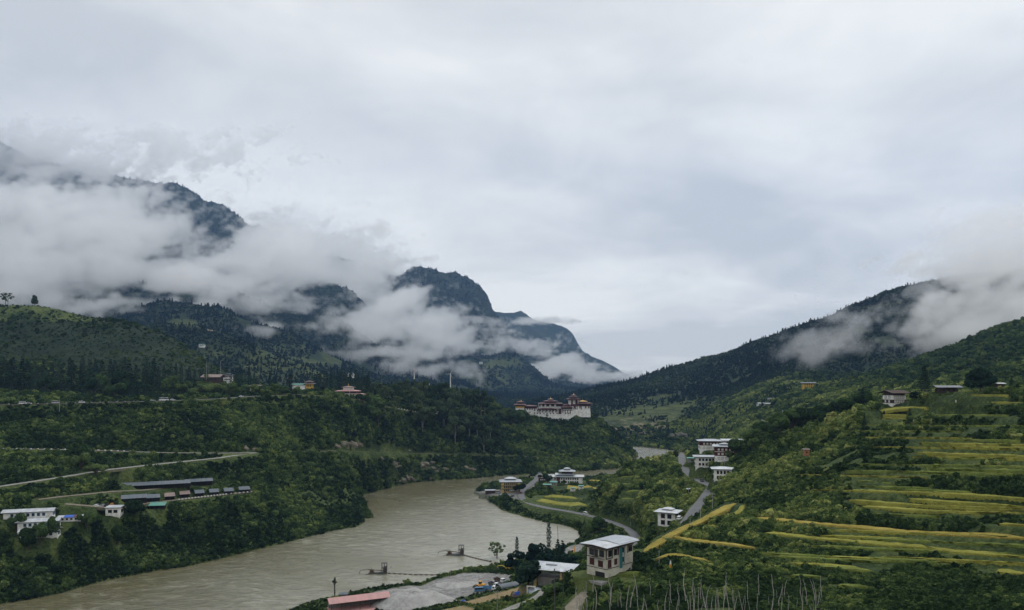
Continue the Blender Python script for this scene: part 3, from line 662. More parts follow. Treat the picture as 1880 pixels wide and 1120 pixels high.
P_('glass_dark', (.015, .02, .025), .15, .1, 1, 0, .6); P_('white_trim', (.72, .71, .68), .7, .06, 1); P_('blue_trim', (.10, .25, .38), .7, .1, 1); P_('teal_paint', (.03, .17, .19), .7, .1, 1)
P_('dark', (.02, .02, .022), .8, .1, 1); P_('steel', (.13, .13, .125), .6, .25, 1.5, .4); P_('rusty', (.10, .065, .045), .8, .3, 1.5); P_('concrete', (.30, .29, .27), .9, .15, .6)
P_('car_white', (.72, .73, .74), .3, .04, 1); P_('car_dark', (.035, .04, .045), .3, .1, 1); P_('car_red', (.28, .03, .03), .35, .1, 1); P_('car_silver', (.40, .41, .43), .3, .06, 1); P_('car_orange', (.65, .27, .05), .4, .1, 1); P_('car_blue', (.10, .22, .38), .4, .1, 1)
P_('machine_yellow', (.62, .45, .05), .5, .12, 1); P_('machine_orange', (.70, .33, .03), .5, .12, 1); P_('rubber', (.02, .02, .02), .9, .1, 1); P_('blue_sheet', (.04, .12, .5), .6, .12, 1); P_('pole_wood', (.30, .29, .26), .9, .2, 1.5); P_('grey_pole', (.42, .42, .41), .8, .1, 1)
P_('skin', (.25, .14, .09), .6, .05, 1); P_('cloth_red', (.22, .05, .04), .9, .1, 3); P_('cloth_white', (.7, .69, .66), .9, .08, 3); P_('pale_mound', (.36, .355, .34), .95, .16, .12, dirt=(.19, .187, .18))
# ribbed roofing sheets: fine grooves down the slope
for nm in ('tin', 'white_tin', 'green_tin', 'pink_tin', 'red_tin', 'slate_tin', 'rust_tin'):
    nt = MATS[nm].node_tree; g = G(nt); b = next(n for n in nt.nodes if n.type == 'BSDF_PRINCIPLED')
    uvx = g.n('ShaderNodeSeparateXYZ', (g.n('ShaderNodeTexCoord').outputs['Object'],)).outputs[0]
    bp = g.n('ShaderNodeBump', {'Height': g.m('PINGPONG', uvx, .14), 'Distance': .25, 'Strength': .6}); nt.links.new(bp.outputs[0], b.inputs['Normal'])
    # sheets laid side by side differ a little in age
    sh_ = g.n('ShaderNodeTexWhiteNoise', {'W': g.m('FLOOR', g.m('MULTIPLY', uvx, .9))}, noise_dimensions='1D').outputs[0]
    old = b.inputs['Base Color'].links[0].from_socket
    nt.links.new(g.mix(g.m('MULTIPLY', sh_, .35), old, (.25, .24, .24), 'MULTIPLY') if False else g.mix(g.m('MULTIPLY', sh_, .22), old, (.22, .20, .19)), b.inputs['Base Color'])
class MB:
    def __init__(s): s.V = []; s.F = []
    def box(s, x0, x1, y0, y1, z0, z1, tx=0, ty=0):
        """box; tx, ty draw the top in on each side"""
        k = len(s.V)
        s.V += [(x0, y0, z0), (x1, y0, z0), (x1, y1, z0), (x0, y1, z0), (x0 + tx, y0 + ty, z1), (x1 - tx, y0 + ty, z1), (x1 - tx, y1 - ty, z1), (x0 + tx, y1 - ty, z1)]
        s.F += [tuple(k + i for i in f) for f in ((3, 2, 1, 0), (4, 5, 6, 7), (0, 1, 5, 4), (1, 2, 6, 5), (2, 3, 7, 6), (3, 0, 4, 7))]; return s
    def hull(s, lower, upper):
        k = len(s.V); n = len(lower); s.V += [tuple(v) for v in lower + upper]
        s.F += [tuple(k + i for i in range(n))[::-1], tuple(k + n + i for i in range(n))] + [(k + i, k + (i + 1) % n, k + n + (i + 1) % n, k + n + i) for i in range(n)]; return s
    def rod(s, a, b, r0, r1=None, n=6):
        r1 = r0 if r1 is None else r1; a = Vector(a); b = Vector(b); t = (b - a).normalized(); u = t.orthogonal().normalized(); w = t.cross(u)
        ring = lambda c, r: [tuple(c + (u * math.cos(6.2832 * i / n) + w * math.sin(6.2832 * i / n)) * r) for i in range(n)]
        return s.hull(ring(a, r0), ring(b, r1))
    def gable(s, x0, x1, y0, y1, z, h, t=.15):
        ym = (y0 + y1) / 2
        for ya, za, yb, zb in ((y0, z, ym, z + h), (y1, z, ym, z + h)):
            s.hull([(x0, ya, za), (x1, ya, za), (x1, yb, zb), (x0, yb, zb)], [(x0, ya, za + t), (x1, ya, za + t), (x1, yb, zb + t), (x0, yb, zb + t)])
        return s
    def hip(s, x0, x1, y0, y1, z, h, f=.5, t=.18):
        """hipped roof with eaves thickness t; f: how far the ends slope in"""
        i = min((y1 - y0) / 2 * .96, (x1 - x0) / 2 * .96) ; ix = i * f * 2; ix = min(ix, (x1 - x0) / 2 * .96)
        k = len(s.V); ym = (y0 + y1) / 2
        s.V += [(x0, y0, z), (x1, y0, z), (x1, y1, z), (x0, y1, z), (x0, y0, z + t), (x1, y0, z + t), (x1, y1, z + t), (x0, y1, z + t), (x0 + ix, ym, z + h), (x1 - ix, ym, z + h)]
        s.F += [tuple(k + i for i in f_) for f_ in ((3, 2, 1, 0), (0, 1, 5, 4), (1, 2, 6, 5), (2, 3, 7, 6), (3, 0, 4, 7), (4, 5, 9, 8), (5, 6, 9), (6, 7, 8, 9), (7, 4, 8))]; return s
    def build(s, name, mat, parent=None, bevel=0, smooth_=False):
        o = mesh_obj(name, s.V, s.F, mat, parent, smooth_)
        if bevel:
            b = o.modifiers.new('bevel', 'BEVEL'); b.width = bevel; b.segments = 2; b.limit_method = 'ANGLE'
        return o
def root(name, label, cat, loc, rot=0, group=None, s=1.0):
    o = bpy.data.objects.new(name, None); C.objects.link(o); o.location = loc; o.rotation_euler = (0, 0, rot); o.empty_display_size = .5
    if s != 1: o.scale = (s, s, s)
    return tag(o, label, cat, group)
def copy_thing(r, loc, rot, s=None, label=None, group=None, tint=None, scale=None):
    c = r.copy(); C.objects.link(c); c.location = loc; c.rotation_euler = (0, 0, rot)
    if s: c.scale = (s, s, s)
    if scale: c.scale = scale
    if label: c['label'] = label
    if group: c['group'] = group
    for ch in r.children:
        d = ch.copy(); C.objects.link(d); d.parent = c
        if tint is not None: d['tint'] = tint
        for e in ch.children:
            f = e.copy(); C.objects.link(f); f.parent = d
    return c
def windows(r, w, dp, face, z, n, ww, wh, frame='timber', pane='glass_dark', margin=.12, span=None, skip=(), mull=True):
    """a row of framed windows on one face (front, right, left)"""
    L_ = w if face == 'front' else dp; a, b = span or (margin, 1 - margin)
    me_f = MB(); t = .1
    me_f.box(-ww / 2 - t, -ww / 2, -.1, .02, -wh / 2, wh / 2).box(ww / 2, ww / 2 + t, -.1, .02, -wh / 2, wh / 2).box(-ww / 2 - t * 1.6, ww / 2 + t * 1.6, -.16, .02, wh / 2, wh / 2 + t * 1.6).box(-ww / 2 - t, ww / 2 + t, -.13, .02, -wh / 2 - t, -wh / 2)
    if mull: me_f.box(-.04, .04, -.08, .02, -wh / 2, wh / 2)
    me_p = MB().box(-ww / 2, ww / 2, -.04, .02, -wh / 2, wh / 2)
    fd = pd = None
    for i in range(n):
        if i in skip: continue
        q = (a + (b - a) * ((i + .5) / n)) * L_ - L_ / 2
        if fd is None:
            f = me_f.build('window', frame, r); p = me_p.build('pane', pane, f); fd, pd = f.data, p.data
        else:
            f = bpy.data.objects.new('window', fd); p = bpy.data.objects.new('pane', pd); C.objects.link(f); C.objects.link(p); f.parent = r; p.parent = f
        if face == 'front': f.location = (q, -dp / 2, z)
        elif face == 'right': f.location = (w / 2, q, z); f.rotation_euler = (0, 0, math.pi / 2)
        else: f.location = (-w / 2, q, z); f.rotation_euler = (0, 0, -math.pi / 2)
def house(name, label, cat, P, rot, w, dp, ns, sh=2.9, wall='white_wall', roof='tin', rt='gable', ov=1.3, rh=1.3, wn=4, sn=2, ww=1.1, wh=1.5, frame='timber', pane='glass_dark', band=None, lantern=None, group=None, gap=.5, back=None, base=3.0, rows=None, belt=None):
    """back: how far the centre lies behind the given front point"""
    back = dp / 2 if back is None else back
    r = root(name, label, cat, P + Vector((0, back, 0)), rot, group)
    H_ = ns * sh
    MB().box(-w / 2, w / 2, -dp / 2, dp / 2, -base, H_).build('wall', wall, r)
    if gap: MB().box(-w / 2 + .35, w / 2 - .35, -dp / 2 + .35, dp / 2 - .35, H_, H_ + gap + .1).build('attic', 'timber', r)
    e = (-w / 2 - ov, w / 2 + ov, -dp / 2 - ov, dp / 2 + ov)
    m_ = MB(); z = H_ + gap
    if rt == 'gable': m_.gable(*e, z, rh)
    elif rt == 'hip': m_.hip(*e, z, rh)
    else: m_.hull([(e[0], e[2], z), (e[1], e[2], z), (e[1], e[3], z + rh), (e[0], e[3], z + rh)], [(e[0], e[2], z + .15), (e[1], e[2], z + .15), (e[1], e[3], z + rh + .15), (e[0], e[3], z + rh + .15)])
    ro = m_.build('roof', roof, r)
    MB().box(e[0] + .15, e[1] - .15, e[2] + .1, e[2] + .2, z - .22, z - .02).box(e[1] - .25, e[1] - .15, e[2] + .25, e[3] - .15, z - .22, z - .02).build('fascia', 'timber', ro)
    if lantern:
        lw, ld, lh = lantern; zz = z + rh * .55
        MB().box(-lw / 2, lw / 2, -ld / 2, ld / 2, zz - .4, zz + lh).build('clerestory', 'timber', r)
        MB().hip(-lw / 2 - ov * .8, lw / 2 + ov * .8, -ld / 2 - ov * .8, ld / 2 + ov * .8, zz + lh, rh * .7).build('upper_roof', roof, r)
    if band:
        for k in (band[1] if len(band) > 1 else (ns - 1,)):
            zb = k * sh; MB().box(-w / 2 - .12, w / 2 + .12, -dp / 2 - .12, dp / 2 + .12, zb + .25, zb + sh - .1).build('timber_storey', band[0], r)
    if belt:
        for k in range(1, ns): MB().box(-w / 2 - .1, w / 2 + .1, -dp / 2 - .1, dp / 2 + .1, k * sh - .12, k * sh + .12).build('belt_course', belt, r)
    o = .12 if band else 0
    for k in range(ns) if rows is None else rows:
        ob = o if band and k in (band[1] if len(band) > 1 else (ns - 1,)) else 0
        if wn: windows(r, w + 2 * ob, dp + 2 * ob, 'front', k * sh + sh * .52, wn, ww, wh, frame, pane)
        if sn: windows(r, w + 2 * ob, dp + 2 * ob, 'right', k * sh + sh * .52, sn, ww, wh, frame, pane)
        if sn: windows(r, w + 2 * ob, dp + 2 * ob, 'left', k * sh + sh * .52, sn, ww, wh, frame, pane)
    return r
R_ = math.radians
# ------------------------------------------------------------------ the fortress on the ridge
def fortress():
    d0 = 1036; s = d0 / F; P = at(1015, 767, d0); base = P.z
    r = root('fortress', 'long white fortress with stacked maroon roofs and golden pinnacles on the ridge end', 'fortress', P)
    X = lambda px: (px - 1015) * s
    Zz = lambda py: (767 - py) * s
    def wall(x0, x1, top, bot, y0, y1, batter=.6, mat='white_wall', name='wall'):
        return MB().box(X(x0) - 0, X(x1), y0, y1, Zz(bot) - 4, Zz(top), batter, batter).build(name, mat, r)
    def band(x0, x1, top, bot, y0, mat='maroon', y1=None, name='maroon_band'):
        return MB().box(X(x0), X(x1), y0 - .25, y0 + 2 if y1 is None else y1, Zz(bot), Zz(top)).build(name, mat, r)
    def roof(x0, x1, eave, ridge, y0, y1, mat='red_tin', f=.5, t=.35):
        MB().box(X(x0) + 2.0, X(x1) - 2.0, y0 + 2, y1 - 2, Zz(eave) - 1.0, Zz(eave) + .3).build('eaves_frieze', 'timber', r)
        return MB().hip(X(x0), X(x1), y0, y1, Zz(eave), (eave - ridge) * s, f, t).build('roof', mat, r)
    def pinnacle(px, y, top, bot):
        z0, z1 = Zz(bot), Zz(top); h = z1 - z0
        b = MB()
        for a, c, ra, rb in ((0, .18, .9, .7), (.18, .42, 1.0, .55), (.42, .6, .35, .5), (.6, 1, .3, .04)): b.rod((X(px), y, z0 + h * a), (X(px), y, z0 + h * c), ra, rb, 8)
        b.build('pinnacle', 'gold', r)
    # gate house on the left
    wall(946, 963, 749, 764, -4, 14); band(946.5, 962.5, 744, 749, -3.4, 'ochre_wall', 13); band(946, 963, 743.5, 746, -3.9, 'maroon', 14)
    roof(943.5, 966, 743.5, 739.5, -8, 18); wall(951, 960, 738, 741, 0, 9, .1, 'timber', 'clerestory'); roof(948.5, 962, 738.5, 736, -2, 12); pinnacle(957, 5, 733.5, 737)
    MB().box(X(946), X(952), -16, -12, Zz(766) - 2, Zz(761.5)).build('outbuilding', 'white_wall', r)
    MB().box(X(953), X(958), -15, -12, Zz(766) - 2, Zz(762.5)).build('outbuilding', 'white_wall', r)
    # left wing
    wall(961, 988, 748, 767, 0, 16); band(960.6, 986, 746, 750, .3); roof(959, 986.5, 746, 743.5, -3, 19, 'red_tin')
    wall(984, 1034, 752, 768, -3, 20); roof(985, 1024, 751.3, 749.2, -6, 16, 'red_tin'); 
    # central block
    wall(990, 1031, 741, 756, 3, 30, .3); band(990, 1032, 741.5, 746.4, 3); 
    for px in (992.5, 999.8, 1008.7, 1017.8): MB().box(X(px), X(px + 3.2), 2.0, 3.6, Zz(748.6), Zz(742.6)).box(X(px - .8), X(px + 4), 1.8, 3.6, Zz(748.8), Zz(747.4)).build('bay_window', 'white_trim', r)
    roof(989, 1034, 741.3, 738.5, -3, 36, 'red_tin'); wall(1002, 1022, 736.5, 740, 8, 24, .1, 'maroon', 'clerestory'); roof(999, 1025.5, 737.2, 734.6, 4, 28, 'red_tin')
    wall(1009, 1015, 733.5, 736, 13, 19, .05, 'timber', 'lantern'); roof(1006.5, 1017.5, 733.8, 732, 10, 22, 'rust_tin'); pinnacle(1012, 16, 729, 733)
    band(1025, 1030.5, 750, 760, -2.7, 'maroon', -1)
    # mid-right wing, lower
    wall(1031, 1051, 752, 771, -6, 18, .5); roof(1030, 1051, 747.6, 744.8, -9, 20, 'red_tin'); wall(1036, 1045, 744, 747, 0, 10, .1, 'maroon', 'clerestory'); roof(1034, 1049, 744.2, 741, -2, 13, 'red_tin')
    band(1031.5, 1050, 748, 753.4, -6, 'timber')
    for i in range(9): MB().box(X(1033 + i * 1.95), X(1033.9 + i * 1.95), -6.6, -6.2, Zz(752.6), Zz(750.6)).build('gallery_panel', 'white_trim', r)
    # main tower
    wall(1045, 1064, 733, 752, 6, 22, .4); 
    for a, b in ((1049.3, 1052.2), (1057, 1061)): band(a, b, 734.5, 745, 6.1, 'maroon', 7)
    roof(1041, 1066, 733.2, 731, 0, 28, 'red_tin'); wall(1048.5, 1060.5, 729.4, 733, 10, 20, .1, 'timber', 'clerestory'); roof(1046.5, 1063, 729.5, 727, 5, 25, 'red_tin')
    wall(1052, 1057.5, 725.5, 728, 13, 17, .05, 'timber', 'lantern'); roof(1050, 1060, 726.2, 724.6, 10, 20, 'rust_tin'); pinnacle(1054.8, 15, 721, 725.5)
    # right block on the knoll
    wall(1048, 1084, 745, 760.5, -4, 24, .9); band(1048.5, 1083, 742, 745.6, -3.2, 'maroon', 23); band(1063, 1083, 739.8, 743, -2.5, 'maroon', 22)
    for px in (1054, 1063.5, 1074, 1079.5): MB().hull([(X(px), -3.9, Zz(745)), (X(px + 2), -3.9, Zz(745)), (X(px + 2), -3, Zz(745)), (X(px), -3, Zz(745))][::1], [(X(px), -3.9, Zz(745) + .1), (X(px + 2), -3.9, Zz(745) + .1), (X(px + 2), -3, Zz(745) + .1), (X(px), -3, Zz(745) + .1)]).box(X(px), X(px + 2), -3.85, -3, Zz(749.6), Zz(745)).build('maroon_tab', 'maroon', r)
    roof(1060.5, 1087.5, 740.8, 738.4, -8, 28, 'red_tin'); wall(1066, 1076, 736.6, 739.5, 4, 14, .1, 'timber', 'clerestory'); roof(1063.5, 1079, 737.4, 735.4, 0, 18, 'gold'); pinnacle(1071, 9, 733, 736.5)
    # stepped buttress wall running down the knoll
    MB().hull([(X(1052), -5.5, Zz(765)), (X(1040), -5.5, Zz(775)), (X(1040), -3, Zz(775)), (X(1052), -3, Zz(765))][::-1], [(X(1052), -5.2, Zz(757)), (X(1040), -5.2, Zz(768)), (X(1040), -3, Zz(768)), (X(1052), -3, Zz(757))][::-1]).build('buttress_wall', 'white_wall', r)
    # small windows and maroon tabs under the eaves
    def win(px, py, y, w=.9, h=1.5):
        f = MB().box(-w / 2 - .15, w / 2 + .15, -.12, .3, -h / 2 - .15, h / 2 + .15).build('window', 'timber', r); f.location = (X(px), y, Zz(py))
    for px in (972.8,): [win(px, py, -.1) for py in (751.5, 757)]
    for px, pys in ((964.5, (753, 758)), (981.5, (753.5, 758.5)), (986.8, (753.8, 758.5)), (992, (754, 758.6)), (998.5, (754, 758.6)), (1004, (754, 758.6)), (1010.5, (754, 758.6)), (1016, (754, 758.6)), (1022.5, (754, 758.6)), (1028.5, (758.5,)), (1038, (758.7,)), (1042.6, (758.7,)), (1046, (758,))):
        for py in pys: win(px, py, -3.05 if px > 984 and px < 1031 else (-6.05 if px >= 1031 else -.05), 1.1, 1.7)
    for px in (1053.3, 1056.3, 1059.1, 1067.3): 
        for py in (747, 750.3): win(px, py, -3.6, .9, 1.5)
    for px in (989, 995.3, 1001.3, 1007.4, 1013.3, 1019.5): MB().box(X(px), X(px + 1.4), -3.15, -2.5, Zz(757.2), Zz(751.5)).build('maroon_tab', 'maroon', r)
    for px in (962.5, 967.5, 972, 976.5, 981): MB().box(X(px), X(px + 1.5), -.2, .5, Zz(752.5), Zz(749.5)).build('maroon_tab', 'maroon', r)
    for px in (1032.5, 1036.5, 1041, 1046): MB().box(X(px), X(px + 1.2), -6.2, -5.5, Zz(757.5), Zz(753)).build('maroon_tab', 'maroon', r)
    return r
fortress()
# ------------------------------------------------------------------ near three-storey house
def near_house():
    corner = S['near_house']; a = R_(-45); L1, L2 = 8.4, 15.2     # gable front, long side
    cs, sn_ = math.cos(a), math.sin(a)
    # local x runs along the gable front, local y along the long side; the near corner is (+L1/2, -L2/2)
    zb = corner.z - .5
    r = root('three_storey_house', 'cream three-storey house with wide tin roof and dark timber windows above the riverside trees', 'house', (0, 0, 0), a)
    off = Vector((L1 / 2, -L2 / 2, 0)); off.rotate(Matrix.Rotation(a, 3, 'Z')); r.location = corner - off; r.location.z = zb
    w, dp, sh = L1, L2, 3.35
    MB().box(-w / 2, w / 2, -dp / 2, dp / 2, -3, 10.0).build('wall', 'cream_wall', r)
    MB().box(-w / 2 + .5, w / 2 - .5, -dp / 2 + .5, dp / 2 - .5, 10, 10.7).build('attic', 'timber', r)
    # two overlapping low-pitched tin roofs
    ro = MB().gable(-w / 2 - 1.6, w / 2 + 1.4, -dp / 2 - 1.6, dp / 2 + 1.6, 10.7, .9, .14)
    o = MB()
    o.hull([(-w / 2 - 1.8, -dp / 2 - 1.8, 10.75), (w / 2 + 1.6, -dp / 2 - 1.8, 10.6), (w / 2 + 1.6, dp / 2 + 2.4, 10.6), (0, dp / 2 + 1.8, 11.7)][::1], [(-w / 2 - 1.8, -dp / 2 - 1.8, 10.9), (w / 2 + 1.6, -dp / 2 - 1.8, 10.75), (w / 2 + 1.6, dp / 2 + 2.4, 10.75), (0, dp / 2 + 1.8, 11.85)])
    rf = MB()
    for x0, z0, x1, z1 in ((-w / 2 - 1.8, 10.7, .0, 11.1), (w / 2 + 1.8, 10.7, 0.0, 11.1)):
        rf.hull([(x0, -dp / 2 - 1.9, z0), (x0, dp / 2 + 1.6, z0), (x1, dp / 2 + 1.6, z1), (x1, -dp / 2 - 1.9, z1)][::1 if x0 > 0 else -1], [(x0, -dp / 2 - 1.9, z0 + .13), (x0, dp / 2 + 1.6, z0 + .13), (x1, dp / 2 + 1.6, z1 + .13), (x1, -dp / 2 - 1.9, z1 + .13)][::1 if x0 > 0 else -1])
    main = rf.build('roof', 'white_tin', r)
    MB().box(-w / 2 - 1.75, w / 2 + 1.75, -dp / 2 - 1.8, -dp / 2 - 1.65, 10.45, 10.68).box(w / 2 + 1.62, w / 2 + 1.77, -dp / 2 - 1.6, dp / 2 + 1.5, 10.45, 10.68).build('fascia', 'timber', main)
    up = MB(); up.hull([(-w / 2 - .8, -dp * .12, 10.95), (-w / 2 - .8, dp / 2 + 1.9, 10.95), (.3, dp / 2 + 1.9, 11.35), (.3, -dp * .12, 11.35)][::-1], [(-w / 2 - .8, -dp * .12, 11.07), (-w / 2 - .8, dp / 2 + 1.9, 11.07), (.3, dp / 2 + 1.9, 11.47), (.3, -dp * .12, 11.47)][::-1])
    up.hull([(w / 2 + 1.2, -dp * .12, 10.9), (w / 2 + 1.2, dp / 2 + 1.9, 10.9), (.3, dp / 2 + 1.9, 11.35), (.3, -dp * .12, 11.35)], [(w / 2 + 1.2, -dp * .12, 11.02), (w / 2 + 1.2, dp / 2 + 1.9, 11.02), (.3, dp / 2 + 1.9, 11.47), (.3, -dp * .12, 11.47)])
    up.build('upper_roof', 'tin', r)
    # top-floor timber bays, beams, windows
    windows(r, w, dp, 'front', 8.2, 1, 1.9, 2.0, span=(.10, .42)); windows(r, w, dp, 'front', 8.0, 1, 1.0, 2.3, 'timber', 'glass_dark', span=(.44, .58), mull=False); windows(r, w, dp, 'front', 8.2, 1, 1.9, 2.0, span=(.62, .92))
    windows(r, w, dp, 'front', 4.9, 1, 1.8, 2.1, 'timber', 'maroon', span=(.12, .42)); windows(r, w, dp, 'front', 4.6, 1, 1.9, 1.9, 'timber', 'maroon', span=(.55, .88))
    windows(r, w, dp, 'right', 8.2, 1, 1.8, 2.0, span=(.03, .24)); windows(r, w, dp, 'right', 8.2, 1, 1.5, 1.9, span=(.27, .4)); windows(r, w, dp, 'right', 8.2, 1, .8, 2.2, 'timber', 'maroon', span=(.41, .48), mull=False); windows(r, w, dp, 'right', 8.3, 1, 1.4, 1.5, span=(.55, .68)); windows(r, w, dp, 'right', 8.2, 1, 2.0, 2.0, span=(.80, 1.0))
    windows(r, w, dp, 'right', 4.7, 1, 1.7, 2.5, 'timber', 'maroon', span=(.02, .22), mull=False); windows(r, w, dp, 'right', 4.9, 1, 1.4, 1.8, 'timber', 'maroon', span=(.27, .42)); windows(r, w, dp, 'right', 5.0, 1, 1.5, 1.4, span=(.55, .7))
    windows(r, w, dp, 'left', 8.2, 4, 1.4, 1.8); windows(r, w, dp, 'left', 4.9, 4, 1.4, 1.8)
    MB().box(-w / 2 - .25, w / 2 + .25, -dp / 2 - .25, dp / 2 + .25, 9.55, 9.85).box(-w / 2 - .15, -w / 2 + 3.6, -dp / 2 - .3, -dp / 2 + .1, 6.55, 6.75).box(w / 2 - .1, w / 2 + .3, -dp / 2 - .1, -dp / 2 + 3.4, 6.5, 6.75).box(-w / 2 - .1, w / 2 + .1, -dp / 2 - .1, dp / 2 + .1, 3.0, 3.2).build('timber_frame', 'timber', r)
    for q in ((-w / 2 - .2, -w / 2 + .05, -dp / 2 - .2, -dp / 2 + .1, 6.8, 9.5), (-w / 2 + 3.5, -w / 2 + 3.7, -dp / 2 - .2, -dp / 2 + .1, 6.8, 9.5), (w / 2 - .1, w / 2 + .2, -dp / 2 - .2, -dp / 2 + .1, 6.8, 9.5), (w / 2 - .1, w / 2 + .2, -dp / 2 + 3.3, -dp / 2 + 3.5, 6.8, 9.5), (w / 2 - .1, w / 2 + .2, dp / 2 - 3.2, dp / 2 - 3, 6.8, 9.5)): MB().box(*q).build('timber_post', 'timber', r)
    bal = MB().box(-w * .07, w * .42, -dp / 2 - 1.1, -dp / 2, 6.45, 6.6)
    b = bal.build('balcony', 'concrete', r)
    rl = MB().box(-w * .07, w * .42, -dp / 2 - 1.08, -dp / 2 - 1.02, 7.5, 7.58)
    for i in range(12): rl.box(-w * .07 + i * w * .0445, -w * .07 + i * w * .0445 + .06, -dp / 2 - 1.08, -dp / 2 - 1.02, 6.6, 7.5)
    rl.build('railing', 'timber', b)
    MB().box(w / 2 + .02, w / 2 + .14, -.1, 1.4, 2.2, 10.0).build('stair_bay', 'teal_paint', r)
    MB().box(w / 2, w / 2 + .5, 2.3, 2.5, 3, 9.6).box(w / 2, w / 2 + .35, -.6, -.45, 3, 9.6).build('drain_pipe', 'grey_pole', r)
    MB().box(-w * .05, w * .42, -dp / 2 - .12, -dp / 2 + .02, -2.5, 1.9).build('garage_opening', 'dark', r)
    MB().box(-w / 2 - 3, w / 2 + 1.5, -dp / 2 - 4.5, -dp / 2, -1.2, -.35).build('terrace_slab', 'concrete', r)
near_house()
# ------------------------------------------------------------------ pavilion with floating roof, pink shed
def open_hall():
    P = S['open_hall']; r = root('open_hall', 'unfinished hall with white metal roof carried on yellow pillars beside the dark tree', 'hall', P + Vector((0, 5, 0)), R_(-20))
    for q in ((-6.4, -5.3, -4.6, -3.9), (4.6, 5.4, -4.6, -3.9), (-5.6, -4.8, 3.9, 4.6), (4.6, 5.4, 3.9, 4.6)): MB().box(*q, -2, 7).build('pillar', 'yellow_wall', r)
    MB().box(-5.2, 5, -3, 4, -2, 3.2).build('inner_wall', 'concrete', r)
    MB().hip(-9, 9.5, -7, 7, 6.9, 1.7, .5, .16).build('roof', 'white_tin', r)
    MB().box(-8.4, 9, -6.5, 6.5, 6.55, 6.88).build('roof_frame', 'timber', r)
    MB().box(-1.8, 2.6, -2.6, -1.0, 7.9, 8.5).build('roof_vent', 'tin', r)
open_hall()
def pink_shed():
    P = S['pink_shed']; r = root('long_shed', 'long open shed with faded pink tin roof at the river edge', 'shed', P + Vector((1, 6, .2)), R_(24))
    MB().gable(-16, 13, -5.2, 5.2, 4.1, 1.5, .14).build('roof', 'pink_tin', r)
    for i in range(7): MB().box(-15 + i * 4.5, -14.75 + i * 4.5, -4.4, -4.15, -2, 4.2).build('post', 'steel', r)
    for i in range(7): MB().box(-15 + i * 4.5, -14.75 + i * 4.5, 4.15, 4.4, -2, 4.2).build('post', 'steel', r)
    MB().box(-15, 12, 1.5, 4.1, -1, 2.4).build('back_wall', 'concrete', r); MB().box(-15.5, 13, -9, 4, -1.5, .35).build('floor_slab', 'pink_tin', r)
pink_shed()
def hotel():
    P = S['hotel']; r = house('riverside_hotel', 'yellow three-storey hotel with grey hipped roof and raised roof lantern by the road bend', 'hotel', P, R_(4), 17.5, 13, 3, 3.1, 'yellow_wall', 'tin', 'hip', 1.9, 2.4, 7, 4, .95, 1.5, lantern=(8, 5, 1.0), belt='timber')
    for k in (1, 2):
        b = MB().box(-8.2, 3.2, -8.1, -6.5, 3.1 * k - .12, 3.1 * k + .05).build('balcony', 'timber', r)
        m_ = MB().box(-8.2, 3.2, -8.12, -8.02, 3.1 * k + .95, 3.1 * k + 1.05)
        for i in range(20): m_.box(-8.2 + i * .6, -8.12 + i * .6, -8.12, -8.04, 3.1 * k, 3.1 * k + 1)
        m_.build('railing', 'timber', b)
    MB().box(-1.5, 8.4, -12.5, -8.2, 2.5, 2.7).box(-1.2, -1.0, -12.2, -12, -.5, 2.5).box(8, 8.2, -12.2, -12, -.5, 2.5).box(3.4, 3.6, -12.2, -12, -.5, 2.5).build('porch', 'tin', r)
hotel()
def school():
    P = S['school']; r = house('white_institute', 'wide white two-storey hall with pale green-grey roofs and pagoda lantern on the river spit', 'building', P, R_(-3), 33, 9, 2, 3.2, 'white_wall', 'white_tin', 'gable', 1.6, 1.6, 11, 2, 1.3, 1.5, frame='timber')
    MB().box(-10, 7, -3, 6, 6.5, 8.7).build('raised_centre', 'blue_trim', r); MB().gable(-11, 8, -4.6, 7.4, 8.7, 1.3).build('centre_roof', 'white_tin', r)
    MB().box(-4.5, 6.5, -1, 5.5, 9, 12.0).build('clerestory', 'timber', r); MB().hip(-7.5, 9.5, -4, 8.5, 12.0, 2.0).build('pagoda_roof', 'tin', r)
    MB().box(-.8, 2.8, 1, 3.5, 13, 14.6).build('lantern', 'white_trim', r); MB().hip(-2.3, 4.3, -.4, 4.9, 14.6, 1.0).build('lantern_roof', 'white_tin', r)
    MB().box(-9.8, -6.6, -6.2, -4.4, -1, 6.6).build('entrance_bay', 'maroon', r)
school()
T_ = R_
house('white_house', 'white two-storey house with a row of five dark windows per floor below the maroon house', 'house', S['w1299'], R_(-9), 14.6, 8, 2, 3.1, 'white_wall', 'tin', 'gable', 1.8, .8, 5, 2, 1.2, 1.5, group=None)
house('lodge', 'maroon timber-clad lodge with pale window panels on two floors, nearest of its cluster', 'lodge', S['m1333'], R_(-14), 12.2, 9, 3, 2.9, 'white_wall', 'tin', 'gable', 1.5, 1.0, 4, 2, 1.25, 1.3, 'timber', 'white_trim', band=('maroon', (1, 2)), lantern=(4, 3, .8))
house('lodge', 'low wide lodge with maroon timber upper wall and grey hipped roof, farthest left', 'lodge', S['r1315'], R_(-6), 15, 9, 2, 2.9, 'white_wall', 'tin', 'hip', 1.7, 1.3, 5, 2, 1.3, 1.3, 'timber', 'white_trim', band=('maroon', (1,)))
house('white_house', 'white-walled house with large dark windows peeping above the maroon lodge roof', 'house', S['r1346'], R_(-6), 12, 8, 2, 3, 'white_wall', 'white_tin', 'gable', 1.4, .8, 3, 2, 1.6, 1.6, band=None)
house('white_house', 'white house under a pale angular roof, half sunk in trees below the village', 'house', S['w1330'], R_(-12), 10.4, 8, 2, 3.1, 'white_wall', 'white_tin', 'hip', 1.7, 1.2, 4, 2, 1.0, 1.7)
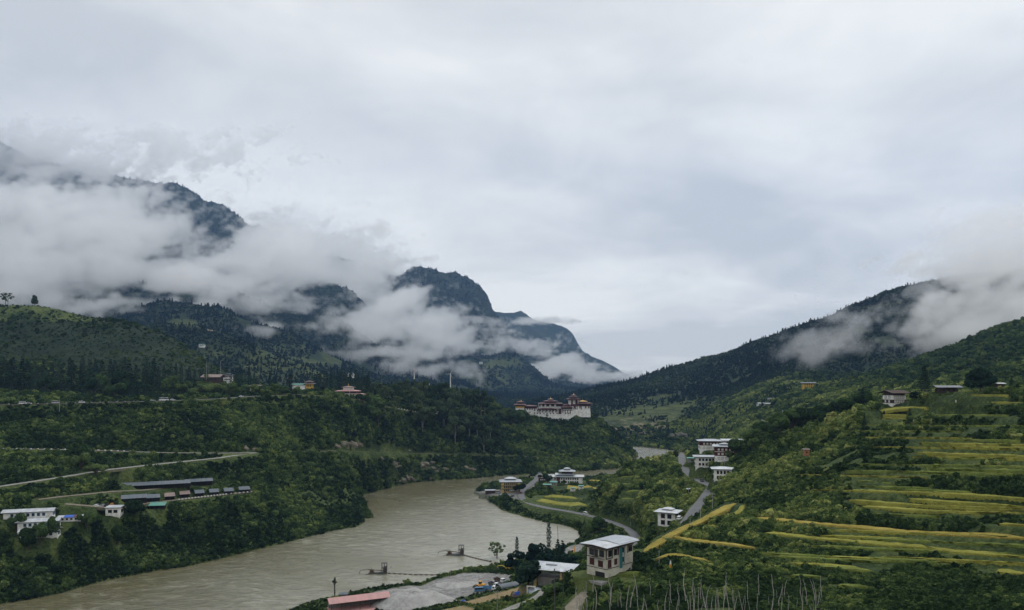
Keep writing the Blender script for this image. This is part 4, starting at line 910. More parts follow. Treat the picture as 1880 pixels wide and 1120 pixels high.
house('hut', 'small low hut with pale green tin roof beside the village road', 'hut', S['lowroof'], R_(-10), 6, 4, 1, 2.2, 'concrete', 'green_tin', 'gable', .8, .6, 1, 0, .8, .8)
house('maroon_house', 'two-storey house with maroon window bays and tin roof standing alone below the rice terraces', 'house', S['maroon_house'], R_(-28), 9.2, 8.2, 2, 3.4, 'white_wall', 'white_tin', 'hip', 1.9, 1.4, 2, 2, 2.0, 2.1, 'maroon', 'glass_dark', lantern=(3, 2.5, .5), base=5)
def shelter():
    r = root('road_shelter', 'dark roadside shelter roofed with ragged white sheets', 'shelter', S['shelter'], R_(-5))
    for x in (-4, -1.4, 1.4, 4): MB().box(x - .1, x + .1, -1.5, -1.3, -1, 2.5).box(x - .1, x + .1, 1.3, 1.5, -1, 2.5).build('post', 'timber', r)
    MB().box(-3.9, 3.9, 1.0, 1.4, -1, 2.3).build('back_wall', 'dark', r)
    m_ = MB()
    for i in range(6): m_.box(-4.6 + i * 1.55, -3.2 + i * 1.55, -2, 2, 2.5 + .25 * (i % 3), 2.58 + .25 * (i % 3))
    m_.build('roof', 'white_tin', r)
shelter()
# right-hand hill
house('farmhouse', 'timber farmhouse with white wall panels and low-pitched open gable roof on the hill crest', 'farmhouse', S['tr1650'], R_(14), 8.5, 7, 2, 2.2, 'white_wall', 'timber', 'gable', 1.9, 1.5, 5, 2, 1.1, 1.4, band=('timber', (0,)), pane='white_trim', gap=1.1)
house('barn', 'long low dark barn with grey tin roof behind the upper terraces', 'barn', S['long1740'], R_(-8), 9, 5, 1, 1.5, 'timber', 'slate_tin', 'gable', 1.8, 1.0, 3, 1, .9, .9)
house('hut', 'small white-roofed hut on the skyline right of the big dark trees', 'hut', S['wr1840'], R_(0), 3.4, 2.6, 1, 1.6, 'timber', 'white_tin', 'gable', .5, .4, 1, 0, .6, .6)
house('brick_hut', 'tiny orange brick hut with flat tin lid among the shrubs', 'hut', S['brick'], R_(-12), 2.9, 2.6, 1, 2.9, 'mud_brick', 'rust_tin', 'mono', .35, .15, 1, 1, .5, .6, gap=.05)
house('yellow_house', 'bright yellow house with blue-grey roof at the foot of the wooded hill', 'house', S['yel1485'], R_(-10), 16, 9, 2, 3.6, 'ochre_wall', 'slate_tin', 'gable', 3, 1.4, 4, 2, 1.3, 1.7)
house('farmhouse', 'white house with dark timber top floor half hidden by dark trees left of the terraces', 'farmhouse', S['h1462'], R_(12), 11, 8, 2, 3.0, 'white_wall', 'tin', 'gable', 1.8, 1.4, 4, 2, 1.1, 1.4, band=('timber', (1,)), pane='white_trim')
house('cottage', 'small white cottage with broad pale roof, lowest of the valley hamlet', 'cottage', S['h1440'], R_(0), 8, 6, 1, 3, 'white_wall', 'tin', 'hip', 1.8, 1.4, 3, 1, .9, 1.2)
house('cottage', 'dim grey-roofed cottage at the left end of the valley hamlet', 'cottage', S['h1430'], R_(0), 6.5, 5, 1, 3, 'concrete', 'slate_tin', 'gable', 1.2, 1.0, 2, 1, .9, 1.1)
house('cottage', 'distant white cottage above the curving dirt road', 'cottage', S['h1397'], R_(10), 9, 6, 1, 4, 'white_wall', 'tin', 'gable', 1.2, 1.0, 3, 1, 1.1, 1.5)
house('shed', 'distant low white-roofed shed right of the far cottage', 'shed', S['h1411'], R_(0), 12, 5, 1, 2, 'concrete', 'white_tin', 'gable', .8, .7, 2, 0, .8, .8)
house('tower_house', 'small bright white building with two upright blocks above the hamlet', 'house', S['h1443'], R_(0), 5.5, 5, 2, 2.4, 'white_wall', 'white_tin', 'mono', .2, .6, 2, 1, .9, 1.3)
house('retaining_building', 'flat grey strip building on the cut slope left of the yellow house', 'building', S['h1430b'], R_(0), 16, 5, 1, 2.4, 'concrete', 'tin', 'mono', .4, .3, 4, 0, .9, .9)
# plateau
def temple():
    P = S['temple']; r = root('temple', 'red-roofed temple with golden upper tier on the plateau edge', 'temple', P + Vector((0, 8, 0)))
    MB().box(-9, 9, -7, 7, -4, 4.6).build('wall', 'cream_wall', r); MB().box(-9.3, 9.3, -7.3, 7.3, 3.0, 5.0).build('maroon_band', 'maroon', r)
    MB().hip(-13, 12, -10.5, 10.5, 5.0, 2.4, .5, .35).build('roof', 'pink_tin', r); MB().box(-5, 5, -4, 4, 6.4, 9.2).build('clerestory', 'white_trim', r)
    MB().hip(-6.8, 6.8, -6, 6, 9.2, 1.6, .5, .3).build('upper_roof', 'rust_tin', r); MB().rod((0, 0, 10.6), (0, 0, 12.2), .5, .4).rod((0, 0, 12.2), (0, 0, 13.6), .3, .05).build('pinnacle', 'gold', r)
    MB().box(10, 17, -9, 1, -5, 1.6).build('annex', 'cream_wall', r); MB().hip(8.5, 18.8, -11, 3, 1.8, 1.2, .5, .3).build('annex_roof', 'pink_tin', r)
    for i in range(5):
        f = MB().box(-.55, .55, -.1, .1, -.8, .8).build('window', 'timber', r); f.location = (-7 + i * 3.5, -7.06, 1.4)
    for i in range(3):
        f = MB().box(-.5, .5, -.1, .1, -.7, .7).build('window', 'timber', r); f.location = (11.5 + i * 2, -9.06, -.6)
    MB().rod((3.8, -12, -3), (3.8, -12, 8.5), .16, .1).build('prayer_flag_mast', 'white_trim', r)
temple()
house('pavilion', 'small brown pagoda pavilion with golden tip between the white hall and the conifers', 'pavilion', S['pag565'], 0, 8, 7, 1, 4.2, 'ochre_wall', 'rust_tin', 'hip', 2.4, 1.6, 3, 1, 1, 1.6, lantern=(5, 4, 1.6), group=None)
house('white_hall', 'plain bright white hall with pale roof beside the pointed conifer', 'hall', S['hall548'], R_(-6), 12, 8, 1, 6, 'white_wall', 'green_tin', 'gable', 1.2, 1.2, 0, 0)
house('timber_house', 'two-storey timber and white house shaded by trees at the plateau road', 'house', S['h467'], R_(4), 9, 7, 2, 2.9, 'white_wall', 'rust_tin', 'hip', 1.6, 1.3, 4, 2, 1.1, 1.4, band=('timber', (1,)), pane='white_trim')
house('rusty_shed', 'large brown rusted roof with red timber trusses among plateau trees', 'shed', S['h395'], R_(-4), 17, 10, 1, 3, 'timber', 'rust_tin', 'gable', 2.2, 3.0, 4, 0, 1, 1.2)
house('white_villa', 'small white villa with grey two-tier roof right of the rusted roof', 'villa', S['h415'], R_(0), 8, 6, 2, 2.8, 'white_wall', 'slate_tin', 'hip', 1.4, 1.0, 4, 2, .9, 1.3, lantern=(3, 2.5, .8))
house('roadside_house', 'white roadside house below the trees left of the fortress', 'house', S['wh907'], R_(0), 7.5, 5, 1, 4.2, 'white_wall', 'rust_tin', 'gable', .8, .7, 3, 1, .8, 1.2)
house('gate_hut', 'tiny white hut just left of the fortress trees', 'hut', S['hut965'], R_(0), 5, 4, 1, 2.6, 'white_wall', 'white_tin', 'gable', .6, .6, 1, 0, .8, 1)
house('pavilion', 'white pagoda pavilion with pale two-tier roof on the brown slope behind the tall gum trees', 'pavilion', S['pav'], 0, 8, 6, 1, 4.5, 'white_wall', 'white_tin', 'hip', 2.2, 1.6, 3, 1, 1, 1.6, lantern=(4, 3, 1.6))
house('white_house', 'white flat-roofed house on the skyline between the two wind turbines', 'house', S['w782'], 0, 9, 6, 1, 5, 'white_wall', 'white_tin', 'gable', .6, .6, 3, 1, 1.1, 1.6)
house('white_house', 'faint pale house between conifers above the temple', 'house', S['w650'], 0, 12, 6, 1, 3.4, 'white_wall', 'white_tin', 'gable', .8, .8, 4, 1, 1, 1.3)
house('white_house', 'small white house at the left end of the gum tree row', 'house', S['w700'], 0, 6, 5, 1, 4, 'white_wall', 'tin', 'hip', 1, .8, 2, 1, 1, 1.4)
house('farmhouse', 'lone white farmhouse on the dark slope behind the forested hill', 'farmhouse', S['far370'], 0, 12, 7, 1, 5, 'white_wall', 'green_tin', 'gable', 1, 1, 4, 1, 1.2, 1.8)
house('farmhouse', 'tiny far farmhouse beside the bright green field on the mountainside', 'farmhouse', S['far880'], 0, 16, 10, 1, 8, 'white_wall', 'tin', 'gable', 1.5, 2, 3, 1, 1.8, 2.2)
# left slope camp and school
for k, w, lab in (('sch1', 24, 'long white classroom block, uppermost of three beside the river slope'), ('sch2', 19.5, 'long white classroom block with pale roof, middle of the three'), ('sch3', 18, 'white classroom block mostly hidden in trees, lowest of the three')):
    house('classroom_block', lab, 'building', S[k], R_(17), w, 6, 1, 3.2, 'white_wall', 'white_tin', 'gable', 1.1, 1.3, 7 if w > 20 else 6, 2, 1.25, 1.5, 'blue_trim', 'glass_dark', gap=.15, group='white classroom blocks by the river slope')
house('white_house', 'small white house with blue trim beside the parked cars', 'house', S['w206'], R_(6), 8.2, 5.5, 1, 4.4, 'white_wall', 'white_tin', 'mono', .5, .5, 2, 1, 2.0, 1.6, gap=.1)
def patched():
    r = root('patched_shack', 'low white shack roofed with blue and red tarpaulins', 'shack', S['mix120'] + Vector((0, 3, 0)), R_(14))
    MB().box(-7, 8, -2.5, 2.5, -2, 2.2).build('wall', 'white_wall', r)
    for i, (a, b, mt) in enumerate(((-7.5, -4, 'white_tin'), (-4, 1.2, 'blue_sheet'), (1.2, 4, 'red_tin'), (4, 8.4, 'tin'))): MB().gable(a, b - .06, -3.2, 3.2, 2.2 + .06 * i, .8, .08).build('roof_panel', mt, r)
    windows(r, 15, 5, 'front', 1.2, 5, .9, .9)
patched()
def camp_shed(key, lab, w, rot=17, roof='slate_tin', dp=5.5, h=2.4, group='grey-roofed camp sheds in a row'):
    P = S[key]; r = root('camp_shed', lab, 'shed', P + Vector((0, dp / 2, 0)), R_(rot), group)
    MB().hull([(-w / 2, -dp / 2 - .8, h), (w / 2, -dp / 2 - .8, h), (w / 2, dp / 2 + .4, h + 1.5), (-w / 2, dp / 2 + .4, h + 1.5)], [(-w / 2, -dp / 2 - .8, h + .12), (w / 2, -dp / 2 - .8, h + .12), (w / 2, dp / 2 + .4, h + 1.62), (-w / 2, dp / 2 + .4, h + 1.62)]).build('roof', roof, r)
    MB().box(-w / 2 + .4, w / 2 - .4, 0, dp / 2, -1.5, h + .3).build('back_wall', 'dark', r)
    n = max(2, int(w / 3.2))
    for i in range(n + 1):
        x = -w / 2 + .4 + i * (w - .8) / n; MB().box(x - .09, x + .09, -dp / 2 - .1, -dp / 2 + .08, -1.5, h).build('post', 'timber', r)
camp_shed('shed', 'very long dark shed with grey and rust-patched roof above the grass bank', 46, 24, 'slate_tin', 6, 2.8, None)
camp_shed('shed2', 'thin grey-roofed extension at the right end of the very long shed', 19, 26, 'slate_tin', 4.5, 3.0, None)
for k, w, mt, lab in (('s1', 17, 'slate_tin', 'widest grey-roofed camp shed at the left end of the row, behind the trees'), ('s2', 10.5, 'slate_tin', 'grey-roofed camp shed second from the left of the row'), ('s3', 7.4, 'rust_tin', 'small camp shed with brownish roof, third from the left'), ('s4', 7.6, 'rust_tin', 'small camp shed with rust-streaked roof, fourth from the left'),
    ('s5', 7.2, 'slate_tin', 'small grey camp shed in the middle of the row, right of the rust-streaked one'), ('s6', 7.3, 'slate_tin', 'small grey camp shed, third from the right end'), ('s7', 7.5, 'slate_tin', 'small grey camp shed, second from the right end'), ('s8', 9, 'slate_tin', 'bluish camp shed at the far right end of the row')):
    camp_shed(k, lab, w * .86, 27, mt)
camp_shed('grn', 'pale green-roofed shed tucked below the row of camp sheds', 10, 10, 'green_tin', 3.5, 2.0, None)
def lowwall(name, lab, pts, h, mat, t=.5, teeth=None):
    """a wall following the ground, with optional marker blocks on top"""
    P = resample(pts, 2.0); V = []; Fc = []
    for i, p in enumerate(P):
        tt = (P[min(i + 1, len(P) - 1)] - P[max(i - 1, 0)]); tt.z = 0; tt.normalize(); s = Vector((tt.y, -tt.x, 0)) * t / 2
        for v in (s + Vector((0, 0, -h)), s, -s, -s + Vector((0, 0, -h))): V.append(p + v + Vector((0, 0, .1)))
    n = len(P); Fc = [(i * 4 + j, i * 4 + 4 + j, i * 4 + 5 + j, i * 4 + 1 + j) for i in range(n - 1) for j in range(3)]
    o = mesh_obj(name, V, Fc, mat); tag(o, lab, 'wall')
    if teeth:
        acc = 0; k = 0
        for a, b in zip(P[:-1], P[1:]):
            acc += (b - a).length
            if acc > teeth[0] and k < 95:
                acc = 0; k += 1; c = MB().box(-.45, .45, -.3, .3, 0, .8).build('kerb_block', teeth[1], o); c.location = a + Vector((0, 0, .1))
    return o
RD = {nm: P for nm, P, w, k in ROADS}
def offs(P, o):
    Q = resample(P, 4); out = []
    for i, p in enumerate(Q):
        t = (Q[min(i + 1, len(Q) - 1)] - Q[max(i - 1, 0)]); t.z = 0; t.normalize(); out.append(p + Vector((t.y, -t.x, 0)) * o)
    return out
tw = [p for p in offs(RD['terrace_road'], 2.9) if p.x > at(-60, 0, p.y).x and p.x < at(255, 0, p.y).x]
lowwall('retaining_wall', 'dark stone retaining wall topped with white kerb blocks below the middle-left road', tw, 3.4, 'rusty', .6, (2.4, 'white_trim'))
pw = offs(RD['plateau_road'], 4.6); pwl = [p for p in pw if at(-60, 0, p.y).x < p.x < at(255, 0, p.y).x]
lowwall('parapet_wall', 'low roadside parapet with white kerb blocks along the upper plateau road', pwl, 1.0, 'rusty', .3, (4.6, 'concrete'))
pwr = [p for p in pw if at(728, 0, p.y).x < p.x < at(944, 0, p.y).x]
lowwall('parapet_wall', 'long pale parapet beside the road leading to the fortress', pwr, 2.6, 'concrete', .4, (4.5, 'white_trim'))
lw = [p for p in offs(RD['school_lane'], 2.6) if p.x > at(318, 0, p.y).x]
lowwall('stone_wall', 'dark terrace wall with white patches below the row of camp sheds', lw, 2.6, 'rusty', .5, (2.2, 'white_trim'))
# kiosks and stalls by the hotel and the school
house('stall', 'long low market stall with grey sheet roof left of the yellow hotel', 'stall', S['stand1'], R_(5), 9, 4, 1, 2.2, 'timber', 'tin', 'mono', .6, .4, 3, 0, 1, .9)
house('green_shed', 'red-walled shed with turquoise roof beside the road bend', 'shed', S['grn1'], R_(-4), 7, 4, 1, 2.4, 'maroon', 'green_tin', 'gable', .7, .9, 2, 0, .8, .8)
house('green_shed', 'shed with turquoise roof in front of the white institute', 'shed', S['grn2'], R_(-12), 6.5, 5, 1, 2.4, 'concrete', 'green_tin', 'gable', .7, 1.0, 2, 0, .8, .8)
house('shop_row', 'two-storey timber shops between the hotel trees and the white institute', 'shop', S['shops'], R_(-3), 12, 5, 2, 2.6, 'timber', 'rust_tin', 'gable', .8, .8, 5, 1, 1.1, 1.2, 'timber', 'white_trim')
house('greenhouse', 'small pale turquoise shelter at the edge of the lower field', 'greenhouse', S['gh1'], 0, 4.2, 3, 1, 1.6, 'white_trim', 'green_tin', 'gable', .3, .6, 1, 0, .6, .7)
house('greenhouse', 'small pale turquoise shelter right of the lower field', 'greenhouse', S['gh2'], 0, 4.4, 3, 1, 1.6, 'white_trim', 'green_tin', 'gable', .3, .6, 1, 0, .6, .7)
house('river_shed', 'tiny concrete shed beside the pink-roofed shed', 'shed', S['rivshed'], R_(10), 3.6, 2.8, 1, 2.4, 'concrete', 'slate_tin', 'mono', .4, .2, 1, 0, .6, .6, gap=.1)
def poly_tunnel():
    P = hit(938, 1079); r = root('tarpaulin_roof', 'long curved grey-blue tarpaulin roof behind the parked trucks', 'shed', P, R_(32))
    m_ = MB(); n = 8
    for i in range(n):
        a, b = math.pi * i / n, math.pi * (i + 1) / n; f = lambda q, k=1: (-math.cos(q) * 2.6 * k, math.sin(q) * 1.5 * k + .9)
        (xa, za), (xb, zb) = f(a), f(b)
        m_.hull([(-7, xa, za), (7, xa, za), (7, xb, zb), (-7, xb, zb)], [(-7, xa * 1.04, za + .1), (7, xa * 1.04, za + .1), (7, xb * 1.04, zb + .1), (-7, xb * 1.04, zb + .1)])
    m_.build('cover', 'slate_tin', r)
    for x in (-6.5, -3.2, 0, 3.2, 6.5): MB().box(x - .06, x + .06, -2.6, -2.5, -.5, 1).box(x - .06, x + .06, 2.5, 2.6, -.5, 1).build('post', 'steel', r)
poly_tunnel()
# ------------------------------------------------------------------ vehicles and machines
def wheels(r, xs, y, rad, wd=.25):
    for x in xs:
        for s in (-1, 1):
            t = MB().rod((x, s * y - s * wd, rad), (x, s * y, rad), rad, rad, 14).build('wheel', 'rubber', r)
            MB().rod((x, s * y - s * .02, rad), (x, s * y + s * .02, rad), rad * .5, rad * .5, 10).build('rim', 'car_silver', t)
def car(label, P, rot, paint='car_white', kind='car', group=None):
    """kinds: car, suv, van, bus, pickup"""
    L_, W_, H_, hood, cab0, cab1, gz = {'car': (4.2, 1.7, 1.45, .82, -1.5, 1.1, .85), 'suv': (4.6, 1.85, 1.8, 1.05, -2.1, 1.2, 1.05), 'van': (5.2, 1.9, 2.25, 1.15, -2.5, 2.2, 1.2), 'bus': (7.6, 2.2, 2.8, 1.2, -3.7, 3.6, 1.35)}[kind]
    r = root({'car': 'parked_car', 'suv': 'parked_car', 'van': 'minivan', 'bus': 'minibus'}[kind], label, {'car': 'car', 'suv': 'car', 'van': 'van', 'bus': 'bus'}[kind], P, rot, group)
    MB().box(-L_ / 2, L_ / 2, -W_ / 2, W_ / 2, .35, gz, .06, .05).build('body', paint, r, .08)
    MB().box(cab0, cab1, -W_ / 2 + .05, W_ / 2 - .05, gz - .02, H_ - .12, .32 if kind in ('car', 'suv') else .14, .12).build('windows', 'glass_dark', r, .05)
    MB().box(cab0 + .36 if kind in ('car', 'suv') else cab0 + .12, cab1 - .38 if kind in ('car', 'suv') else cab1 - .14, -W_ / 2 + .15, W_ / 2 - .15, H_ - .15, H_, .1, .05).build('roof', paint, r, .04)
    pil = MB()
    for x in ([cab0 + .25, (cab0 + cab1) / 2] if kind in ('car', 'suv') else [cab0 + .3, cab0 + 1.5, cab0 + 2.8, cab1 - .5]): pil.box(x - .05, x + .05, -W_ / 2 + .04, W_ / 2 - .04, gz, H_ - .1, 0, .12)
    pil.build('pillars', paint, r)
    wheels(r, (-L_ * .31, L_ * .31), W_ / 2, .33 if kind != 'bus' else .42)
    for s in (-1, 1): MB().box(L_ / 2 - .04, L_ / 2 + .02, s * W_ * .36 - .16, s * W_ * .36 + .16, .62, .78).build('headlight', 'white_trim', r)
    return r
def on(px, py): return hit(px, py)
def road_at(name, px, py, side=0):
    P = min(resample(RD[name], 1.0), key=lambda p: (p.x / p.y * F + CX - px) ** 2 + (CY + (EYE - p.z) / p.y * F - py) ** 2)
    return Vector(P) + Vector((0, 0, .08))
def heading(name, P):
    Q = resample(RD[name], 3.0); i = min(range(1, len(Q) - 1), key=lambda k: (Q[k] - P).length); t = Q[i + 1] - Q[i - 1]; return math.atan2(t.y, t.x)
p = road_at('riverside_road', 1076, 944); car('white minivan driving on the riverside road', p, heading('riverside_road', p), 'car_white', 'van')
p = road_at('riverside_road', 958, 906); car('small red car on the road bend in front of the hotel', p, heading('riverside_road', p) + 3.1, 'car_red', 'car')
p = road_at('village_road', 1289, 884); car('dark pickup-like car on the village road', p, heading('village_road', p), 'car_dark', 'suv')
p = road_at('village_road', 1258, 953) + Vector((-4.0, 1, .3)); car('white car parked beside the maroon house at the lower village road', p, R_(60), 'car_white', 'suv')
for i, (a, b, c_, k, rt, lb) in enumerate([(914, 905, 'car_white', 'van', 20, 'white van parked left of the hotel, nearest the shrubs'), (907, 901, 'car_silver', 'car', 15, 'silver car parked by the market stall'), (923, 909, 'car_white', 'car', 40, 'white car parked in front of the hotel yard'), (930, 911, 'car_dark', 'suv', 30, 'dark car parked in front of the hotel yard'), (947, 901, 'car_white', 'van', 70, 'white van parked at the right corner of the hotel'), (941, 912, 'car_dark', 'car', 50, 'dark car parked where the hotel yard meets the road'),
    (962, 890, 'car_white', 'car', 60, 'white car parked under the dark tree right of the hotel'), (966, 886, 'car_dark', 'suv', 60, 'dark car behind the white one right of the hotel'), (970, 882, 'car_blue', 'car', 60, 'bluish car at the far end of the parked row'), (978, 879, 'car_white', 'van', 10, 'white van at the junction before the shops'), (984, 889, 'car_dark', 'car', 80, 'dark car parked beside the shops')]):
    car(lb, on(a, b) + Vector((0, 0, .02)), R_(rt), c_, k, 'cars parked around the hotel')
def plat(px, lb, c_, k, off=0):
    P = min(resample(RD['plateau_road'], 1.0), key=lambda q: abs(q.x / q.y * F + CX - px)); h = heading('plateau_road', P)
    car(lb, Vector(P) + Vector((math.sin(h), -math.cos(h), 0)) * off + Vector((0, 0, .08)), h, c_, k, 'vehicles along the plateau road')
plat(300, 'white minibus on the plateau road in front of the dark conifers', 'car_white', 'bus', 1.2); plat(280, 'silver car just left of the white minibus', 'car_silver', 'car', 1.5); plat(315, 'white car just right of the white minibus', 'car_white', 'car', 1.4)
plat(42, 'white van on the plateau road, leftmost vehicle', 'car_white', 'van', 1.5); plat(53, 'white car right behind the leftmost van', 'car_white', 'car', 1.5); plat(102, 'pale van by the thin pole on the plateau road', 'car_silver', 'van', 1.2); plat(150, 'white hatchback between the van and the fenced stretch', 'car_white', 'suv', 1.2)
plat(444, 'white car on the rising plateau road below the timber house', 'car_white', 'car', 0); plat(785, 'white van below the gum trees on the fortress road', 'car_white', 'van', 1.5); plat(791, 'white jeep next to the van below the gum trees', 'car_white', 'suv', 1.5); plat(804, 'boxy white minibus at the fortress road', 'car_white', 'bus', 1.5)
for a, b, c_, lb in ((178, 930, 'car_white', 'white car, leftmost of four beside the small white house'), (190, 930, 'car_silver', 'silver car, second of four beside the small white house'), (197, 929, 'car_dark', 'dark blue car, third of four beside the small white house'), (207, 928, 'car_orange', 'tan-orange car, rightmost of four beside the small white house')):
    car(lb, on(a, b), R_(75), c_, 'car', 'cars parked by the school lane')
def truck(label, P, rot, cab='car_white', bed='steel', load=None):
    r = root('truck', label, 'truck', P, rot, 'trucks on the sand bank')
    MB().box(-3.6, 3.4, -.45, .45, .6, .85).build('chassis', 'dark', r)
    cb = MB().box(1.7, 3.7, -1.1, 1.1, .75, 1.75, .03, .03).box(1.75, 3.65, -1.08, 1.08, 1.72, 2.6, .16, .1).build('cab', cab, r, .06)
    MB().box(3.5, 3.64, -.95, .95, 1.75, 2.35).box(2.2, 3.2, -1.1, -1.02, 1.75, 2.3).box(2.2, 3.2, 1.02, 1.1, 1.75, 2.3).build('windscreen', 'glass_dark', cb)
    m_ = MB().box(-3.6, 1.5, -1.15, 1.15, .95, 1.1).box(-3.6, 1.5, -1.15, -1.05, 1.1, 1.95).box(-3.6, 1.5, 1.05, 1.15, 1.1, 1.95).box(1.4, 1.5, -1.15, 1.15, 1.1, 2.3).box(-3.6, -3.5, -1.15, 1.15, 1.1, 1.8)
    m_.build('cargo_bed', bed, r); wheels(r, (-2.5, -1.5, 2.5), 1.12, .5, .3)
    if load: MB().box(-3.2, 1.1, -1.0, 1.0, 1.1, 2.2, .5, .4).build('load', load, r, .15)
truck('white-cabbed truck with empty dark bed, middle of the trucks on the sand', on(906, 1077), R_(-55)); truck('white-cabbed truck beside the yellow machinery, nearest the tarpaulin', on(898, 1084), R_(-20), 'car_white', 'car_blue')
truck('white-cabbed truck standing behind the others on the sand', on(917, 1069), R_(-50), 'car_white', 'rusty')
def excavator(label, P, rot, paint, boom=1.0):
    r = root('excavator', label, 'excavator', P, rot)
    for s in (-1, 1): MB().hull([(-1.7, s * 1.25 - .28, 0), (1.7, s * 1.25 - .28, 0), (2.0, s * 1.25 - .28, .45), (1.7, s * 1.25 - .28, .85), (-1.7, s * 1.25 - .28, .85), (-2.0, s * 1.25 - .28, .45)], [(-1.7, s * 1.25 + .28, 0), (1.7, s * 1.25 + .28, 0), (2.0, s * 1.25 + .28, .45), (1.7, s * 1.25 + .28, .85), (-1.7, s * 1.25 + .28, .85), (-2.0, s * 1.25 + .28, .45)]).build('track', 'rubber', r)
    MB().box(-2.2, 1.3, -1.25, 1.25, .95, 2.0, .1, .05).build('house', paint, r, .08); MB().box(-2.4, -1.6, -1.2, 1.2, 1.0, 1.9).build('counterweight', 'steel', r, .08)
    cb = MB().box(.1, 1.5, .2, 1.2, 1.9, 3.1, .12, .08).build('cab', 'glass_dark', r, .05); MB().box(.2, 1.4, .25, 1.15, 3.08, 3.2).build('cab_roof', paint, cb)
    b = boom
    MB().hull([(1.0, -.3, 1.6), (1.0, .15, 1.6), (3.4, .15, 4.3 * b), (3.4, -.3, 4.3 * b)], [(1.3, -.3, 1.3), (1.3, .15, 1.3), (3.6, .15, 3.9 * b), (3.6, -.3, 3.9 * b)]).hull([(3.4, -.3, 4.3 * b), (3.4, .15, 4.3 * b), (5.6, .15, 3.9 * b), (5.6, -.3, 3.9 * b)], [(3.6, -.3, 3.9 * b), (3.6, .15, 3.9 * b), (5.6, .15, 3.55 * b), (5.6, -.3, 3.55 * b)]).build('boom', paint, r)
    MB().hull([(5.5, -.25, 4.1 * b), (5.5, .1, 4.1 * b), (6.2, .1, 1.2), (6.2, -.25, 1.2)], [(5.9, -.25, 4.1 * b), (5.9, .1, 4.1 * b), (6.45, .1, 1.2), (6.45, -.25, 1.2)]).build('arm', paint, r)
    MB().hull([(5.6, -.5, 1.3), (5.6, .4, 1.3), (5.4, .4, .3), (5.4, -.5, .3)], [(6.5, -.5, 1.3), (6.5, .4, 1.3), (6.2, .4, .2), (6.2, -.5, .2)]).build('bucket', 'steel', r)
excavator('yellow excavator resting low on the grassy bank below the leafy tree', on(933, 1047), R_(170), 'machine_yellow', .62)
excavator('orange-yellow excavator on the sand behind the three-storey house', on(1053, 1020), R_(80), 'machine_orange', 1.0)
def loader():
    r = root('wheel_loader', 'orange wheel loader parked left of the trucks', 'loader', on(882, 1079), R_(160))
    MB().box(-2.6, .4, -1.1, 1.1, .9, 2.1, .15, .1).build('body', 'machine_orange', r, .1); MB().box(.3, 2.0, -.9, .9, .8, 1.5, .05, .05).build('front_frame', 'machine_orange', r, .06)
    cb = MB().box(-.6, .8, -.8, .8, 2.0, 3.3, .12, .1).build('cab', 'glass_dark', r, .05); MB().box(-.65, .85, -.85, .85, 3.28, 3.42).build('cab_roof', 'machine_orange', cb)
    MB().hull([(1.6, -.7, 1.4), (1.6, .7, 1.4), (3.0, .7, .6), (3.0, -.7, .6)], [(1.7, -.7, 1.7), (1.7, .7, 1.7), (3.1, .7, .9), (3.1, -.7, .9)]).build('lift_arms', 'machine_orange', r)
    MB().hull([(2.9, -1.3, .2), (2.9, 1.3, .2), (4.0, 1.3, .2), (4.0, -1.3, .2)], [(2.8, -1.3, 1.3), (2.8, 1.3, 1.3), (3.1, 1.3, 1.4), (3.1, -1.3, 1.4)]).build('bucket', 'steel', r)
    wheels(r, (-1.7, 1.4), 1.25, .75, .5)
loader()
car('small blue-grey van beside the loader and the trucks', on(880, 1086), R_(12), 'car_blue', 'van')
